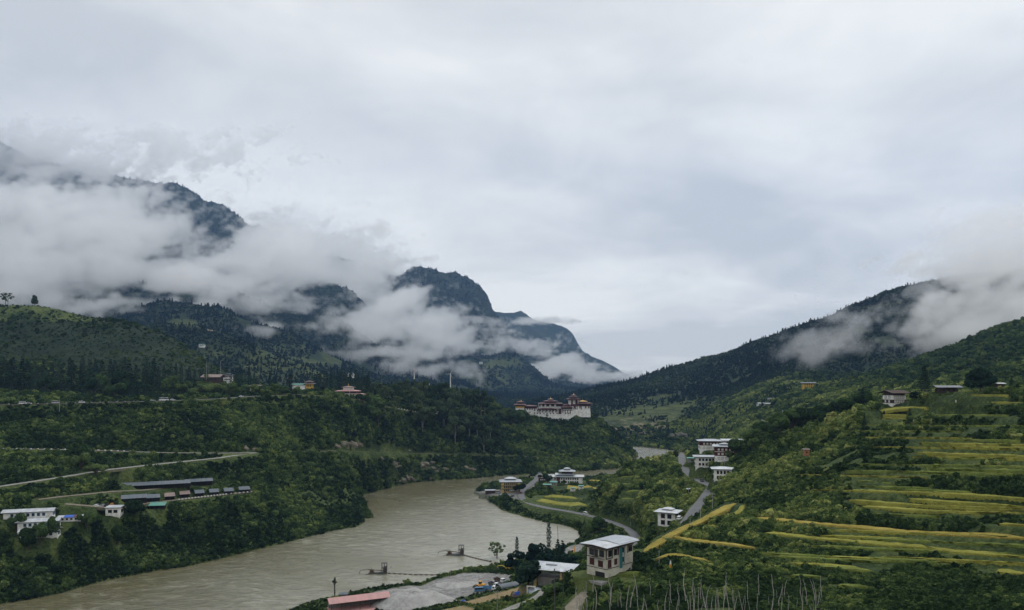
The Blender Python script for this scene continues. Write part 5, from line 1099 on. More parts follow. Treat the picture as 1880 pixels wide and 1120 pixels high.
# dredges on the river with floating pipelines
def dredge(lab, px, py, s, rot, end, lab2):
    P = at(px, py, d_of(py, 0)); r = root('dredge', lab, 'dredge', P, rot, s=s)
    MB().hull([(-4.5, -1.5, -.4), (5, -1.5, -.4), (5, 1.5, -.4), (-4.5, 1.5, -.4)], [(-5.5, -1.6, .6), (5.2, -1.6, .9), (5.2, 1.6, .9), (-5.5, 1.6, .6)]).build('pontoon', 'steel', r)
    hs = MB()
    for x in (2.2, 3.6, 5): hs.box(x - .1, x + .1, -1.5, -1.3, .8, 6).box(x - .1, x + .1, 1.3, 1.5, .8, 6)
    hs.box(2.0, 5.3, -1.7, 1.7, 6, 6.2).box(2.0, 5.3, -1.7, 1.7, 3.3, 3.45).box(2.1, 3.0, -1.4, -1.3, 4.6, 4.7).box(3.6, 5.1, -1.5, -1.4, 3.4, 4.6)
    w_ = hs.build('wheelhouse', 'steel', r); MB().box(3.0, 4.9, -1.1, 1.1, .8, 3.2).build('engine_housing', 'rusty', w_)
    MB().rod((3, 0, 1.6), (-5.5, 0, 2.4), .28, .22).rod((-5.5, 0, 2.4), (-10, .4, 1.9), .16, .14).rod((-10, .4, 1.9), (-11, .4, -.5), .16, .14).build('suction_boom', 'rusty', r)
    MB().rod((-2, 0, .8), (-4, 0, 3.4), .12, .12).rod((-4, 0, 3.4), (-9.5, 0, 2.0), .05, .05).rod((-3.2, -1.2, .6), (-9, -4, -.3), .14, .12).rod((-4.2, 1.2, .6), (-6, 2.8, 2.2), .12, .1).build('frame_legs', 'rusty', r)
    MB().box(-4.8, -2.2, -1.0, 1.0, .6, 2.0, .4, .3).build('pump', 'rusty', r)
    # pipeline
    A = P + Vector((5.0 * s * math.cos(rot), 5.0 * s * math.sin(rot), 0)); B = at(*end, d_of(end[1], .3)); q = root('floating_pipeline', lab2, 'pipeline', A)
    D = B - A; n = 10; pm = MB(); prev = Vector((0, 0, .35))
    for i in range(1, n + 1):
        t = i / n; c = D * t + Vector((0, math.sin(t * 3.1) * -1.2, 0)); c.z = .35 + (t > .95) * .6; pm.rod(prev, c, .16, .16, 7); prev = c
    pm.build('pipe', 'steel', q)
    for i in range(n):
        t = (i + .5) / n; c = D * t + Vector((0, math.sin(t * 3.1) * -1.2, 0)); a = math.atan2(D.y, D.x)
        f = MB().rod((-.75, 0, 0), (.75, 0, 0), .42, .42, 10).build('float', 'rusty', q); f.location = (c.x, c.y, .15); f.rotation_euler = (0, 0, a)
dredge('rusty dredge with open wheelhouse and long suction boom, nearer of the two on the river', 694, 1053, 1.0, R_(4), (808, 1055), 'straight floating pipeline from the nearer dredge to the sandy bank')
dredge('rusty dredge with raised wheelhouse, farther of the two, left of the leafy tree', 836, 1019, 1.05, R_(-4), (903, 1031), 'floating pipeline slanting from the farther dredge to the bank')
# wind turbines
def turbine(lab, px, ptop, pbase, d, a0):
    P = at(px, pbase + 12, d); s = d / F; h = (pbase + 12 - ptop) * s
    r = root('wind_turbine', lab, 'turbine', P, 0, 'white wind turbines on the skyline')
    MB().rod((0, 0, 0), (0, 0, h), 1.15, .65, 12).build('tower', 'white_trim', r); MB().box(-.9, .9, -2.2, 1.6, h - .5, h + 1.0).build('nacelle', 'white_trim', r, .2)
    hub = MB().rod((0, -2.2, h + .3), (0, -3.2, h + .3), .7, .35, 10).build('hub', 'white_trim', r)
    for k in range(3):
        a = a0 + k * 2.0944; c = Vector((math.cos(a), 0, math.sin(a))); n_ = Vector((-c.z, 0, c.x))
        o = Vector((0, -2.7, h + .3)); L_ = 8.8
        MB().hull([o - n_ * .3 - Vector((0, .08, 0)), o + n_ * .3 - Vector((0, .08, 0)), o + n_ * .3 + Vector((0, .08, 0)), o - n_ * .3 + Vector((0, .08, 0))], [o + c * L_ - n_ * .08, o + c * L_ + n_ * .08, o + c * L_ + n_ * .08 + Vector((0, .05, 0)), o + c * L_ - n_ * .08 + Vector((0, .05, 0))]).build('blade', 'white_trim', hub)
turbine('white wind turbine with one blade level to the left, right of the pair', 827, 687, 714, 1250, 3.1416); turbine('slim white wind turbine rising from the treetops, left of the pair', 760.5, 677.5, 700, 1300, 1.7)
# poles
def power_pole(lab, px, pt, pb, d=None, arm=True, mat='pole_wood', w=.14, group='wooden power poles', name='power_pole', lean=0):
    P = hit(px, pb) if d is None else at(px, pb, d)
    if P is None: return
    h = (pb - pt) * P.y / F
    r = root(name, lab, 'pole', P, 0, group); MB().rod((0, 0, -3), (lean, 0, h), w, w * .65, 8).build('shaft', mat, r)
    if arm:
        MB().box(-1.3, 1.3, -.07, .07, h - .7, h - .55).box(-.9, .9, -.07, .07, h - 1.7, h - 1.58).build('crossarm', mat, r)
        for x in (-1.2, -.4, .4, 1.2): MB().rod((x, 0, h - .55), (x, 0, h - .25), .07, .05, 8).build('insulator', 'white_trim', r)
power_pole('tall grey power pole with twin crossarms in front of the white-roofed hall', 1018, 1044, 1150, 185, True, 'steel', .2)
power_pole('short power pole with crossarms and stay wires by the brown field', 913, 1084, 1128, 255, True, 'pole_wood', .16)
power_pole('thin dark pole right of the tall power pole', 1034, 1050, 1118, 240, False, 'steel', .12)
power_pole('grey pole without arms at the foot of the three-storey house slope', 1076, 1068, 1125, 215, False, 'pole_wood', .12)
power_pole('slender mast standing in the river-edge water by the farther dredge', 827, 1043, 1062, None, False, 'grey_pole', .07)
for a, b, c_, lb in ((1308, 905, 936, 'pale pole on the slope right of the village road'), (1286, 926, 950, 'pale pole beside the lower village road'), (1267, 950, 975, 'pale pole just above the golden terraces'), (1264, 897, 918, 'pale pole in front of the dark shelter'), (1210, 1010, 1040, 'dark pole at the tip of the golden terrace'), (1330, 845, 862, 'short pole beside the maroon lodge'), (1158, 953, 966, 'short pole by the road curve')):
    power_pole(lb, a, b, c_, None, b < 1000 and a > 1300, 'grey_pole', .13)
power_pole('tall flagpole left of the pair above the rusted roof', 379, 664, 692, 750, False, 'grey_pole', .16, 'tall flagpoles', 'flagpole'); power_pole('tall flagpole right of the pair above the rusted roof', 405, 663, 694, 770, False, 'grey_pole', .16, 'tall flagpoles', 'flagpole')
power_pole('thin pole standing at the plateau road by the pale van', 109, 733, 748, 566, False, 'grey_pole', .14, None, 'street_pole'); power_pole('thin dark pole in the slope shrubs', 1026, 965, 1004, 430, False, 'timber', .14, None, 'leaning_pole', lean=-.9)
def mast():
    P = hit(87, 561) or at(87, 563, 1000); r = root('lattice_mast', 'thin lattice mast on the grassy skyline', 'mast', P)
    m_ = MB(); h = 15
    for x, y in ((-.7, -.7), (.7, -.7), (.7, .7), (-.7, .7)): m_.rod((x, y, 0), (x * .4, y * .4, h), .14, .1, 5)
    for k in range(8): z = k * h / 8; f = 1 - .6 * z / h; m_.rod((-.7 * f, -.7 * f, z), (.7 * f, -.7 * f, z + h / 8), .07, .07, 4).rod((.7 * f, .7 * f, z), (-.7 * f, .7 * f, z + h / 8), .07, .07, 4)
    m_.build('lattice', 'steel', r); MB().box(-1.4, 1.4, -.1, .1, 12.5, 12.8).box(-1.1, 1.1, -.1, .1, 10.5, 10.8).build('crossarm', 'steel', r)
mast()
# ------------------------------------------------------------------ people in the fields (tiny in the picture)
def person(lab, P, rot, top, h=1.65, legs='maroon'):
    """one continuous body: limbs meet in the torso; hair and clothes are its children"""
    J = [(0, 0, .92), (0, 0, 1.12), (0, 0, 1.38), (0, -.01, 1.48), (0, -.02, 1.60), (.17, 0, 1.38), (.24, -.06, 1.12), (.22, -.22, .95), (-.17, 0, 1.38), (-.25, -.03, 1.12), (-.22, -.16, .92), (.09, 0, .88), (.11, -.05, .48), (.11, .02, .06), (.12, -.14, .03), (-.09, 0, .88), (-.11, .03, .48), (-.12, .10, .06), (-.12, -.05, .03)]
    E = [(0, 1), (1, 2), (2, 3), (3, 4), (2, 5), (5, 6), (6, 7), (2, 8), (8, 9), (9, 10), (0, 11), (11, 12), (12, 13), (13, 14), (0, 15), (15, 16), (16, 17), (17, 18)]
    Rr = [.15, .14, .16, .06, .11, .075, .05, .04, .075, .05, .04, .10, .065, .05, .04, .10, .065, .05, .04]
    s = h / 1.7; me = bpy.data.meshes.new('person'); me.from_pydata([tuple(c * s for c in j) for j in J], E, []); o = bpy.data.objects.new('person', me); C.objects.link(o)
    sk = o.modifiers.new('skin', 'SKIN'); 
    for v, rr in zip(me.skin_vertices[0].data if me.skin_vertices else [], Rr): v.radius = (rr * s, rr * s)
    if not me.skin_vertices:
        pass
    o.modifiers.new('sub', 'SUBSURF').levels = 1; me.materials.append(MATS['skin']); o.location = P; o.rotation_euler = (0, 0, rot); tag(o, lab, 'person')
    MB().hull([(-.2 * s, -.14 * s, .85 * s), (.2 * s, -.14 * s, .85 * s), (.2 * s, .15 * s, .85 * s), (-.2 * s, .15 * s, .85 * s)], [(-.24 * s, -.13 * s, 1.45 * s), (.24 * s, -.13 * s, 1.45 * s), (.24 * s, .13 * s, 1.45 * s), (-.24 * s, .13 * s, 1.45 * s)]).build('jacket', top, o, .06)
    MB().box(-.19 * s, .19 * s, -.14 * s, .15 * s, .3 * s, .9 * s, .02, .01).build('skirt', legs, o, .05); MB().box(-.11 * s, .11 * s, -.10 * s, .12 * s, 1.62 * s, 1.76 * s, .03, .03).build('hair', 'dark', o, .04)
person('person in reddish clothes standing on the golden rice terrace', hit(1211, 1007), R_(200), 'cloth_red'); person('person in white standing on the upper terrace edge', hit(1755, 740), R_(150), 'cloth_white', legs='cloth_white')
def flag_post():
    P = hit(1231, 1047); r = root('prayer_marker', 'small white and orange cloth-wrapped post in the slope shrubs', 'post', P)
    MB().rod((0, 0, -1), (0, 0, 3.2), .09, .07).build('post', 'pole_wood', r); MB().rod((0, 0, 2.0), (0, 0, 3.1), .34, .2, 10).build('white_cloth', 'cloth_white', r); MB().rod((0, 0, .9), (0, 0, 2.0), .36, .34, 10).build('orange_cloth', 'machine_orange', r)
flag_post()
# ------------------------------------------------------------------ heaps and yard clutter
def heap(name, lab, px, py, rx, ry, h, mat, rot=0, flat=.5):
    P = hit(px, py); n = 40; V = []; Fc = []; rr = 14
    for j in range(rr + 1):
        t = j / rr
        for i in range(n):
            a = 6.2832 * i / n; w = 1 + .13 * math.sin(a * 3 + 1) + .08 * math.sin(a * 7 + 2); q = max(0.0, min(1.0, (1 - t) / (1 - flat)))
            z = h * (q ** 1.1) * (1 + .08 * math.sin(a * 5)) ; V.append((math.cos(a) * rx * t * w, math.sin(a) * ry * t * w, z - (1.2 if j == rr else 0) + random.uniform(-.12, .12)))
    for j in range(rr):
        for i in range(n): Fc.append((j * n + i, j * n + (i + 1) % n, (j + 1) * n + (i + 1) % n, (j + 1) * n + i))
    o = mesh_obj(name, V, Fc, mat, None, True); o.location = P; o.rotation_euler = (0, 0, rot); tag(o, lab, 'heap'); return o
heap('sand_pile', 'broad pale flat-topped sand pile beside the pink-roofed shed', 758, 1106, 22, 15, 5.0, 'pale_mound', R_(-6), .45)
heap('sand_pile', 'low pale sand ridge between the big pile and the trucks', 838, 1074, 13, 7, 1.8, 'pale_mound', R_(10), .2)
def sheet_pile(lab, px, py, mat, s=1.0, rot=0):
    P = hit(px, py); r = root('covered_stack', lab, 'stack', P, R_(rot)); MB().box(-2 * s, 2 * s, -1 * s, 1 * s, -.3, .9 * s, .3 * s, .2 * s).build('timber_stack', 'rust_tin', r, .05); MB().hull([(-1.2 * s, -1.1 * s, .5), (1.3 * s, -1.1 * s, .5), (1.3 * s, 1.1 * s, .5), (-1.2 * s, 1.1 * s, .5)], [(-.8 * s, -.5 * s, 1.3 * s), (.7 * s, -.6 * s, 1.5 * s), (.6 * s, .5 * s, 1.4 * s), (-.7 * s, .5 * s, 1.2 * s)]).build('tarpaulin', mat, r, .08)
sheet_pile('blue tarpaulin over a stack beside the white gate frame', 950, 1093, 'blue_sheet', 1.1, 10); sheet_pile('small light blue covered stack at the edge of the brown field', 850, 1105, 'blue_sheet', .7, -5)
def gate():
    r = root('entrance_gate', 'white concrete gate frame beside the blue tarpaulin', 'gate', hit(975, 1090), R_(-15)); MB().box(-1.7, -1.3, -.2, .2, -1, 2.6).box(1.3, 1.7, -.2, .2, -1, 2.6).build('posts', 'white_trim', r); MB().box(-1.8, 1.8, -.25, .25, 2.6, 3.0).build('lintel', 'white_trim', r)
gate()
heap('scrap_heap', 'grey heap of roofing scrap and stones in front of the yellow pillar', 985, 1083, 3.5, 2.2, 1.0, 'tin', 0, .1)
# ------------------------------------------------------------------ single trees (crown + trunk)
def blobs_tree(n, lobes, sz, size, mat, lift, lr=(.3, .5)):
    P, N = crown_pts(n, lobes, 1, sz, -.3, lr); P = P + (0, 0, lift); return quads_mesh('crown', P, N, rng.uniform(.6, 1.35, len(P)) * size, mat)
def tree_proto(name, crown, segs, bark):
    return (name, crown, limb_mesh('trunk', segs, bark))
def forked(h, spread, base=.06, n=5, z0=.25):
    s = [((0, 0, -.12), (0, 0, z0 * h), base, base * .8)]; r_ = random.Random(3)
    for i in range(n):
        a = 6.28 * i / n + r_.uniform(-.4, .4); e = (math.cos(a) * spread, math.sin(a) * spread, h * r_.uniform(.65, .9)); s.append(((0, 0, z0 * h * r_.uniform(.6, 1)), e, base * .55, base * .15))
    return s + [((0, 0, z0 * h), (0, 0, h * .9), base * .7, base * .15)]
CONIF = [tree_proto('conifer', cone_mesh('crown', 1500, 1, .21, .018, 'conifer_leaves', .3, .25), [((0, 0, -.1), (0, 0, .9), .016, .003)], 'bark') for _ in range(3)] + [tree_proto('conifer', cone_mesh('crown', 1300, 1, .27, .022, 'conifer_leaves', .2, .4), [((0, 0, -.1), (0, 0, .9), .018, .003)], 'bark')]
BROAD = [tree_proto('broadleaf_tree', blobs_tree(1500, l, s_, .095, 'tree_leaves', .62, (.22, .38)), forked(.8, .3, .035), 'bark') for l, s_ in ((8, .8), (11, .7), (7, 1.0), (13, .9))]
GUM = [tree_proto('gum_tree', blobs_tree(2600, l, 1.15, .075, 'gum_leaves', .62, (.12, .24)), forked(.85, .13, .016, 3, .35), 'pale_bark') for l in (12, 16, 20)]
for _, cr, _t in GUM:     # gums: narrow, tall, loosely clumped crowns
    v = np.empty(len(cr.vertices) * 3, np.float32); cr.vertices.foreach_get('co', v); v = v.reshape(-1, 3); v[:, :2] *= .46; v[:, 2] = .62 + (v[:, 2] - .62) * .52; cr.vertices.foreach_set('co', v.ravel()); cr.update()
for _, cr, _t in BROAD:
    v = np.empty(len(cr.vertices) * 3, np.float32); cr.vertices.foreach_get('co', v); v = v.reshape(-1, 3); v[:, :2] *= .58; v[:, 2] = .56 + (v[:, 2] - .62) * .55; cr.vertices.foreach_set('co', v.ravel()); cr.update()
def column_mesh():
    P = []; n = 900; z = rng.uniform(.12, 1, n); a = rng.uniform(0, 6.28, n); rr = .065 * np.sin(np.clip((z - .05) / .95, 0, 1) * 3.05) ** .5 * rng.uniform(.5, 1.1, n) * (1 + .25 * np.sin(z * 40))
    P = np.stack([np.cos(a) * rr, np.sin(a) * rr, z], 1); return quads_mesh('crown', P, P * (1, 1, 0) * 8 + rng.normal(size=P.shape) * .4, rng.uniform(.6, 1.3, n) * .016, 'conifer_leaves')
COLUMN = [tree_proto('column_tree', column_mesh(), [((0, 0, -.1), (0, 0, .8), .010, .003)], 'bark')]
def airy():
    P, N = crown_pts(900, 26, 1, 1.1, -.6, (.10, .19)); P = P * (.46, .46, .40) + (0, 0, .60); return quads_mesh('crown', P, N, rng.uniform(.6, 1.35, len(P)) * .026, 'tree_leaves')
AIRY = tree_proto('river_tree', airy(), [((-.06, 0, -.05), (-.05, 0, .45), .016, .012), ((.08, 0, -.05), (.10, .02, .45), .014, .010), ((-.05, 0, .45), (-.2, .05, .8), .010, .003), ((-.05, 0, .45), (.02, 0, .9), .010, .003), ((.10, .02, .45), (.25, 0, .75), .008, .003), ((.10, .02, .4), (.16, .1, .9), .008, .003)], 'bark')
def pollard():
    P = []; 
    for cx, cz, rx, rz, n in ((0, .90, .06, .10, 130), (.10, .77, .07, .09, 140), (-.11, .77, .06, .05, 80), (0, .66, .05, .05, 60)): v = sph(n); P.append(v * (rx, rx, rz) * rng.uniform(.4, 1.05, (n, 1)) + (cx, 0, cz))
    z = rng.uniform(.1, .62, 130); a = rng.uniform(0, 6.28, 130); P.append(np.stack([np.cos(a) * .03 * (1 + .4 * np.sin(z * 60)), np.sin(a) * .03, z], 1)); P = np.concatenate(P)
    return quads_mesh('crown', P, rng.normal(size=P.shape), rng.uniform(.6, 1.3, len(P)) * .02, 'tree_leaves')
POLL = tree_proto('pollard_tree', pollard(), [((0, 0, -.1), (0, 0, .68), .02, .016), ((0, 0, .64), (.1, 0, .76), .012, .008), ((0, 0, .64), (-.1, 0, .76), .012, .008), ((0, 0, .68), (0, 0, .86), .012, .008)], 'bark')
DARKB = [tree_proto('broadleaf_tree', blobs_tree(1500, l, s_, .09, 'conifer_leaves', .62, (.2, .34)), forked(.8, .3, .035), 'bark') for l, s_ in ((10, 1.1), (13, .9))]
for _, cr, _t in DARKB:
    v = np.empty(len(cr.vertices) * 3, np.float32); cr.vertices.foreach_get('co', v); v = v.reshape(-1, 3); v[:, :2] *= .55; v[:, 2] = .54 + (v[:, 2] - .62) * .55; cr.vertices.foreach_set('co', v.ravel()); cr.update()
DONE = {}
def plant(proto, P, h, rot=None, label=None, group=None, tint=.4, wide=1.0, cat='tree', name=None):
    key = id(proto); rot = random.uniform(0, 6.28) if rot is None else rot
    if key not in DONE:
        r = root(name or proto[0], label, cat, P, rot, group)
        for nm, me in (('crown', proto[1]), ('trunk', proto[2])):
            o = bpy.data.objects.new(nm, me); C.objects.link(o); o.parent = r; o['tint'] = tint
        DONE[key] = r; r.scale = (h * wide, h * wide, h)
    else:
        r = copy_thing(DONE[key], P, rot, None, label, group, tint, (h * wide, h * wide, h))
        r.name = name or proto[0]
        if group is None and 'group' in r: del r['group']
    return r
def row(protos, n, px0, px1, base, depth, hh, label, group, tint=(.1, .5), wide=(.85, 1.2), seed=1):
    """a stand of trees; base: foot line in the picture at both ends, depth range in metres"""
    r_ = random.Random(seed)
    for i in range(n):
        t = (i + r_.random() * .9) / n; px = px0 + (px1 - px0) * t; d = depth[0] + (depth[1] - depth[0]) * r_.random() ** .8
        x = (px - CX) / F * d; z = float(ground(x, d)); top = base[0] + (base[1] - base[0]) * t + r_.uniform(-hh, hh)
        h = (EYE + (CY - top) * d / F) - z
        if h < 5: h = 5 + r_.random() * 3
        h = min(h, 34)
        plant(r_.choice(protos), Vector((x, d, z - .2)), h, None, label, group, r_.uniform(*tint), r_.uniform(*wide)); clear([Vector((x, d, z))] * 2, 2.0)
# base = row of the tree TOPS in the picture
row(CONIF, 34, -60, 300, (656, 658), (690, 800), 13, 'dark conifer in the dense plateau forest on the left', 'conifers of the left plateau forest', (.05, .45), (.9, 1.35), 1)
row(CONIF, 26, -60, 330, (700, 700), (650, 700), 8, 'conifer in the front row of the left plateau forest, beside the road', 'front-row plateau conifers', (.2, .6), (.9, 1.5), 2)
row(BROAD, 20, -40, 330, (690, 690), (660, 780), 14, 'rounded tree mixed among the left plateau conifers', 'rounded trees of the left plateau', (.05, .5), (.8, 1.2), 3)
row(CONIF, 28, 300, 480, (670, 684), (760, 880), 9, 'dark conifer behind the rusted roof and flagpoles', 'conifers behind the flagpoles', (.05, .35), (.8, 1.15), 4)
row(BROAD, 26, 322, 560, (705, 708), (705, 765), 8, 'green rounded tree on the plateau edge below the small houses', 'rounded trees at the plateau edge', (.3, .8), (1.0, 1.5), 5)
row(CONIF, 24, 570, 680, (679, 679), (850, 930), 8, 'slim dark conifer in the stand behind the temple', 'conifers behind the temple', (.05, .3), (.6, .85), 6)
row(BROAD, 16, 560, 700, (722, 724), (770, 830), 6, 'rounded tree below the temple on the plateau edge', 'rounded trees below the temple', (.25, .7), (1.0, 1.5), 7)
row(GUM, 34, 668, 905, (697, 716), (860, 1000), 9, 'tall grey-green gum tree in the row behind the fortress road', 'gum trees along the fortress road', (.05, .6), (.9, 1.3), 8)
row(GUM, 10, 690, 900, (722, 738), (830, 930), 8, 'pale-trunked gum tree at the front of the fortress road row', 'front gum trees with pale trunks', (.3, .8), (1.0, 1.4), 9)
row(BROAD, 18, 860, 966, (744, 752), (985, 1022), 4, 'small dark tree between the road parapet and the fortress', 'small trees left of the fortress', (.1, .5), (1.0, 1.5), 10)
row(BROAD, 22, 1380, 1600, (775, 722), (420, 540), 12, 'dark round tree along the crest left of the hilltop farmhouse', 'round trees along the right crest', (.05, .6), (1.0, 1.6), 11)
row(BROAD, 10, 1340, 1420, (812, 800), (450, 500), 8, 'tree rising behind the village lodges', 'trees behind the village lodges', (.3, .8), (1.0, 1.4), 12)
def one(proto, px, top, foot, label, tint=.3, wide=1.0, d=None, name=None):
    P = hit(px, foot) if d is None else at(px, foot, d)
    if d is not None: P.z = float(ground(P.x, P.y))
    h = EYE + (CY - top) * P.y / F - P.z; clear([P, P + Vector((0, -2, 0))], 2.5)
    return plant(proto, P - Vector((0, 0, .2)), h, None, label, None, tint, wide, name=name)
one(CONIF[0], 533, 684, 724, 'solitary pointed dark conifer in front of the white hall', .1, 1.35, 775)
one(CONIF[1], 496, 680, 722, 'tall dark conifer left of the solitary pointed one', .1, .95, 790); one(CONIF[2], 507, 686, 722, 'slightly shorter conifer beside the tall dark one', .1, 1.0, 785)
one(CONIF[3], 457, 675, 715, 'broad conifer pair member above the timber house, left one', .1, .9, 800); one(CONIF[1], 467, 682, 715, 'conifer above the timber house, right one', .1, .9, 800)
one(CONIF[3], 1697, 667, 716, 'large dark conifer on the crest right of the farmhouse', .0, 1.15, 392); one(DARKB[0], 1679, 718, 742, 'dark round tree touching the right wall of the farmhouse', .0, 1.3, 385)
one(DARKB[1], 1800, 672, 716, 'big dark spreading tree on the upper terraces', .0, 1.25, 350); one(CONIF[3], 1820, 690, 716, 'dark lower tree leaning on the big spreading tree', .0, 1.5, 352); one(CONIF[0], 1857, 689, 713, 'small pointed conifer at the right edge of the crest', .15, 1.2, 345)
one(CONIF[1], 1584, 711, 752, 'dark conifer on the crest left of the farmhouse', .05, 1.1, 412); one(CONIF[2], 1587, 758, 800, 'dark conifer on the slope below the hilltop farmhouse', .05, 1.1, 380)
one(AIRY, 912, 988, 1034, 'leafy double-stemmed tree on the river bank above the yellow excavator', .5, 1.0, name='river_tree')
one(COLUMN[0], 949, 985, 1024, 'short narrow column tree by the river, left of the pair', .1, 1.3); one(COLUMN[0], 1007.5, 960, 1012, 'tall narrow column tree by the river bay', .15, 1.3)
for a, b, c_, w, k, lb in ((947, 1010, 1046, 1.2, 0, 'dark bush-like tree at the foot of the short column tree'), (985, 995, 1040, 1.05, 0, 'dark fruit tree with ragged top, left of the river group'), (1003, 1006, 1044, 1.1, 1, 'dark low tree in the middle of the river group'), (970, 1024, 1076, 1.3, 1, 'very dark wide tree beside the white-roofed hall'), (1043, 1016, 1050, 1.3, 0, 'dark tree between the hall roof and the orange excavator')): one(DARKB[k], a, b, c_, lb, .05, w)
one(CONIF[0], 1024, 988, 1042, 'dark twin-spired tree, left spire, beside the orange excavator', .0, 1.3); one(CONIF[2], 1033, 990, 1042, 'dark twin-spired tree, right spire, beside the orange excavator', .0, 1.2)
one(BROAD[2], 953, 883, 905, 'dark round tree at the right side of the yellow hotel', .0, 1.25); one(BROAD[0], 1001, 868, 888, 'dark round tree at the left end of the white institute', .0, 1.3); one(BROAD[0], 1036, 880, 891, 'small round tree in front of the white institute', .15, 1.1)
one(BROAD[1], 1100, 948, 978, 'dark leafy tree inside the road curve', .3, 1.3); one(BROAD[3], 1085, 952, 982, 'second leafy tree inside the road curve, nearer the bay', .35, 1.2)
one(POLL, 614.5, 1059, 1096, 'odd pollarded tree with three tufts at the river edge', .2, 1.0, name='pollard_tree')
one(BROAD[2], 1018, 1062, 1084, 'tree with thin branches in front of the white-roofed hall', .25, 1.7, 262); one(BROAD[0], 150, 812, 856, 'dark tall tree interrupting the stone wall on the left slope', .1, 1.0); one(BROAD[2], 148, 822, 862, 'yellow-green tree beside the gap in the stone wall', .75, .9)
one(BROAD[1], 250, 915, 946, 'dark tree in front of the widest camp shed', .1, 1.5); one(BROAD[3], 110, 872, 900, 'bushy tree below the hairpin road', .2, 1.3); one(BROAD[0], 176, 850, 872, 'pale yellow-green bush beside the hairpin road', .85, 1.8)
for i, (a, b, c_) in enumerate(((75, 955, 1000), (52, 965, 1010), (30, 935, 975), (95, 945, 985), (160, 935, 975), (215, 960, 1000))): one(BROAD[i % 4], a, b, c_, ['feathery tree in front of the lowest classroom block', 'tree hiding the left part of the lowest classroom block', 'tree at the left end of the middle classroom block', 'dark tree right of the middle classroom block', 'tree in front of the patched shack', 'round tree on the slope below the small white house'][i], .2 + .1 * (i % 3), .8)
one(AIRY, 12, 533, 563, 'wind-bent dark tree on the far left skyline', .0, 1.1, 1000); one(BROAD[3], 64, 540, 563, 'leaning wind-bent tree on the skyline, right of the bigger one', .0, .75, 1000)
# ------------------------------------------------------------------ bare pale poles in the foreground thicket
PR = []
for k in range(4):
    r_ = random.Random(k); seg = []; p0 = Vector((0, 0, -.3)); n = 6
    for i in range(n):
        p1 = p0 + Vector((r_.uniform(-.012, .012) * (i + 1), r_.uniform(-.012, .012) * (i + 1), 1.2 / n)); seg.append((p0, p1, .0165 * (1 - i / n * .55), .0165 * (1 - (i + 1) / n * .55))); p0 = p1
        if i > 2 and r_.random() < .7: seg.append((p1, p1 + Vector((r_.uniform(-.06, .06), r_.uniform(-.05, .05), .08)), .005, .003))
    me = limb_mesh('bare_pole', seg, 'bare_wood', 5); PR.append(me)
r_ = random.Random(11)
for i in range(104):
    px = r_.uniform(1052, 1545); b = r_.uniform(1096, 1150); d = r_.uniform(165, 222); P = hit(px, b)
    if P is None: continue
    o = bpy.data.objects.new('bare_pole', PR[i % 4]); C.objects.link(o); h = (r_.uniform(26, 66) * (1 if px < 1340 else .75)) * P.y / F; o.location = P; o.scale = (h * 1.0, h * 1.0, h); o.rotation_euler = (r_.gauss(0, .05), r_.gauss(0, .07), r_.uniform(0, 6.28))
    tag(o, 'thin bare pale stem standing in the foreground thicket below the three-storey house', 'stem', 'bare pale stems in the thicket')
# ------------------------------------------------------------------ rice on the terraces
def rice_mat(name, a, b, c_):
    m, nt, o = nodes_of(name); g = G(nt); p = g.pos(); f = g.m('ADD', g.m('MULTIPLY', g.noise(p, 1.6, 5, .65), .5), g.m('MULTIPLY', g.noise(p, .12, 3), .5))
    g.bsdf(o, g.ramp(f, [(.34, a), (.5, b), (.66, c_)]), .95, bump=g.noise(p, 2.2, 4), dist=.5, spec=.1)
rice_mat('rice_gold', (.16, .13, .028), (.31, .25, .055), (.40, .33, .09)); rice_mat('rice_mid', (.12, .125, .028), (.24, .235, .045), (.31, .30, .07)); rice_mat('rice_green', (.075, .10, .024), (.145, .18, .04), (.21, .235, .06))
for P, w, t in RICE_W:
    Q = resample(P, 1.3); V = []; Fc = []; n = len(Q); rws = 7
    for i, p in enumerate(Q):
        e = min(1, min(i, n - 1 - i) / 5 + .15); hgt = .75; ww = w * e * (1 + .12 * math.sin(i * .23))
        for k in range(rws):
            f = k / (rws - 1); z = (-.8 if k == 0 else hgt + random.uniform(-.13, .13)) if k < rws - 1 else -.3
            V.append((p.x + random.uniform(-.25, .25), p.y + .1 + (.5 * math.sin(i * .37) + random.uniform(-.4, .4) if k < 2 else 0) + ww * max(0, (k - 1)) / (rws - 2) + random.uniform(-.2, .2), p.z + z))
    for i in range(n - 1):
        for k in range(rws - 1): a = i * rws + k; Fc.append((a, a + rws, a + rws + 1, a + 1)[::-1])
    o = mesh_obj('rice_field', V, Fc, 'rice_gold' if t > .62 else ('rice_mid' if t > .32 else 'rice_green'), None, True); tag(o, kind='structure')
    clear([q_ + Vector((0, w * .5, 0)) for q_ in Q], w * .5 + .3)
    clear([q_ + Vector((0, -.8, 0)) for q_ in Q], 1.0)

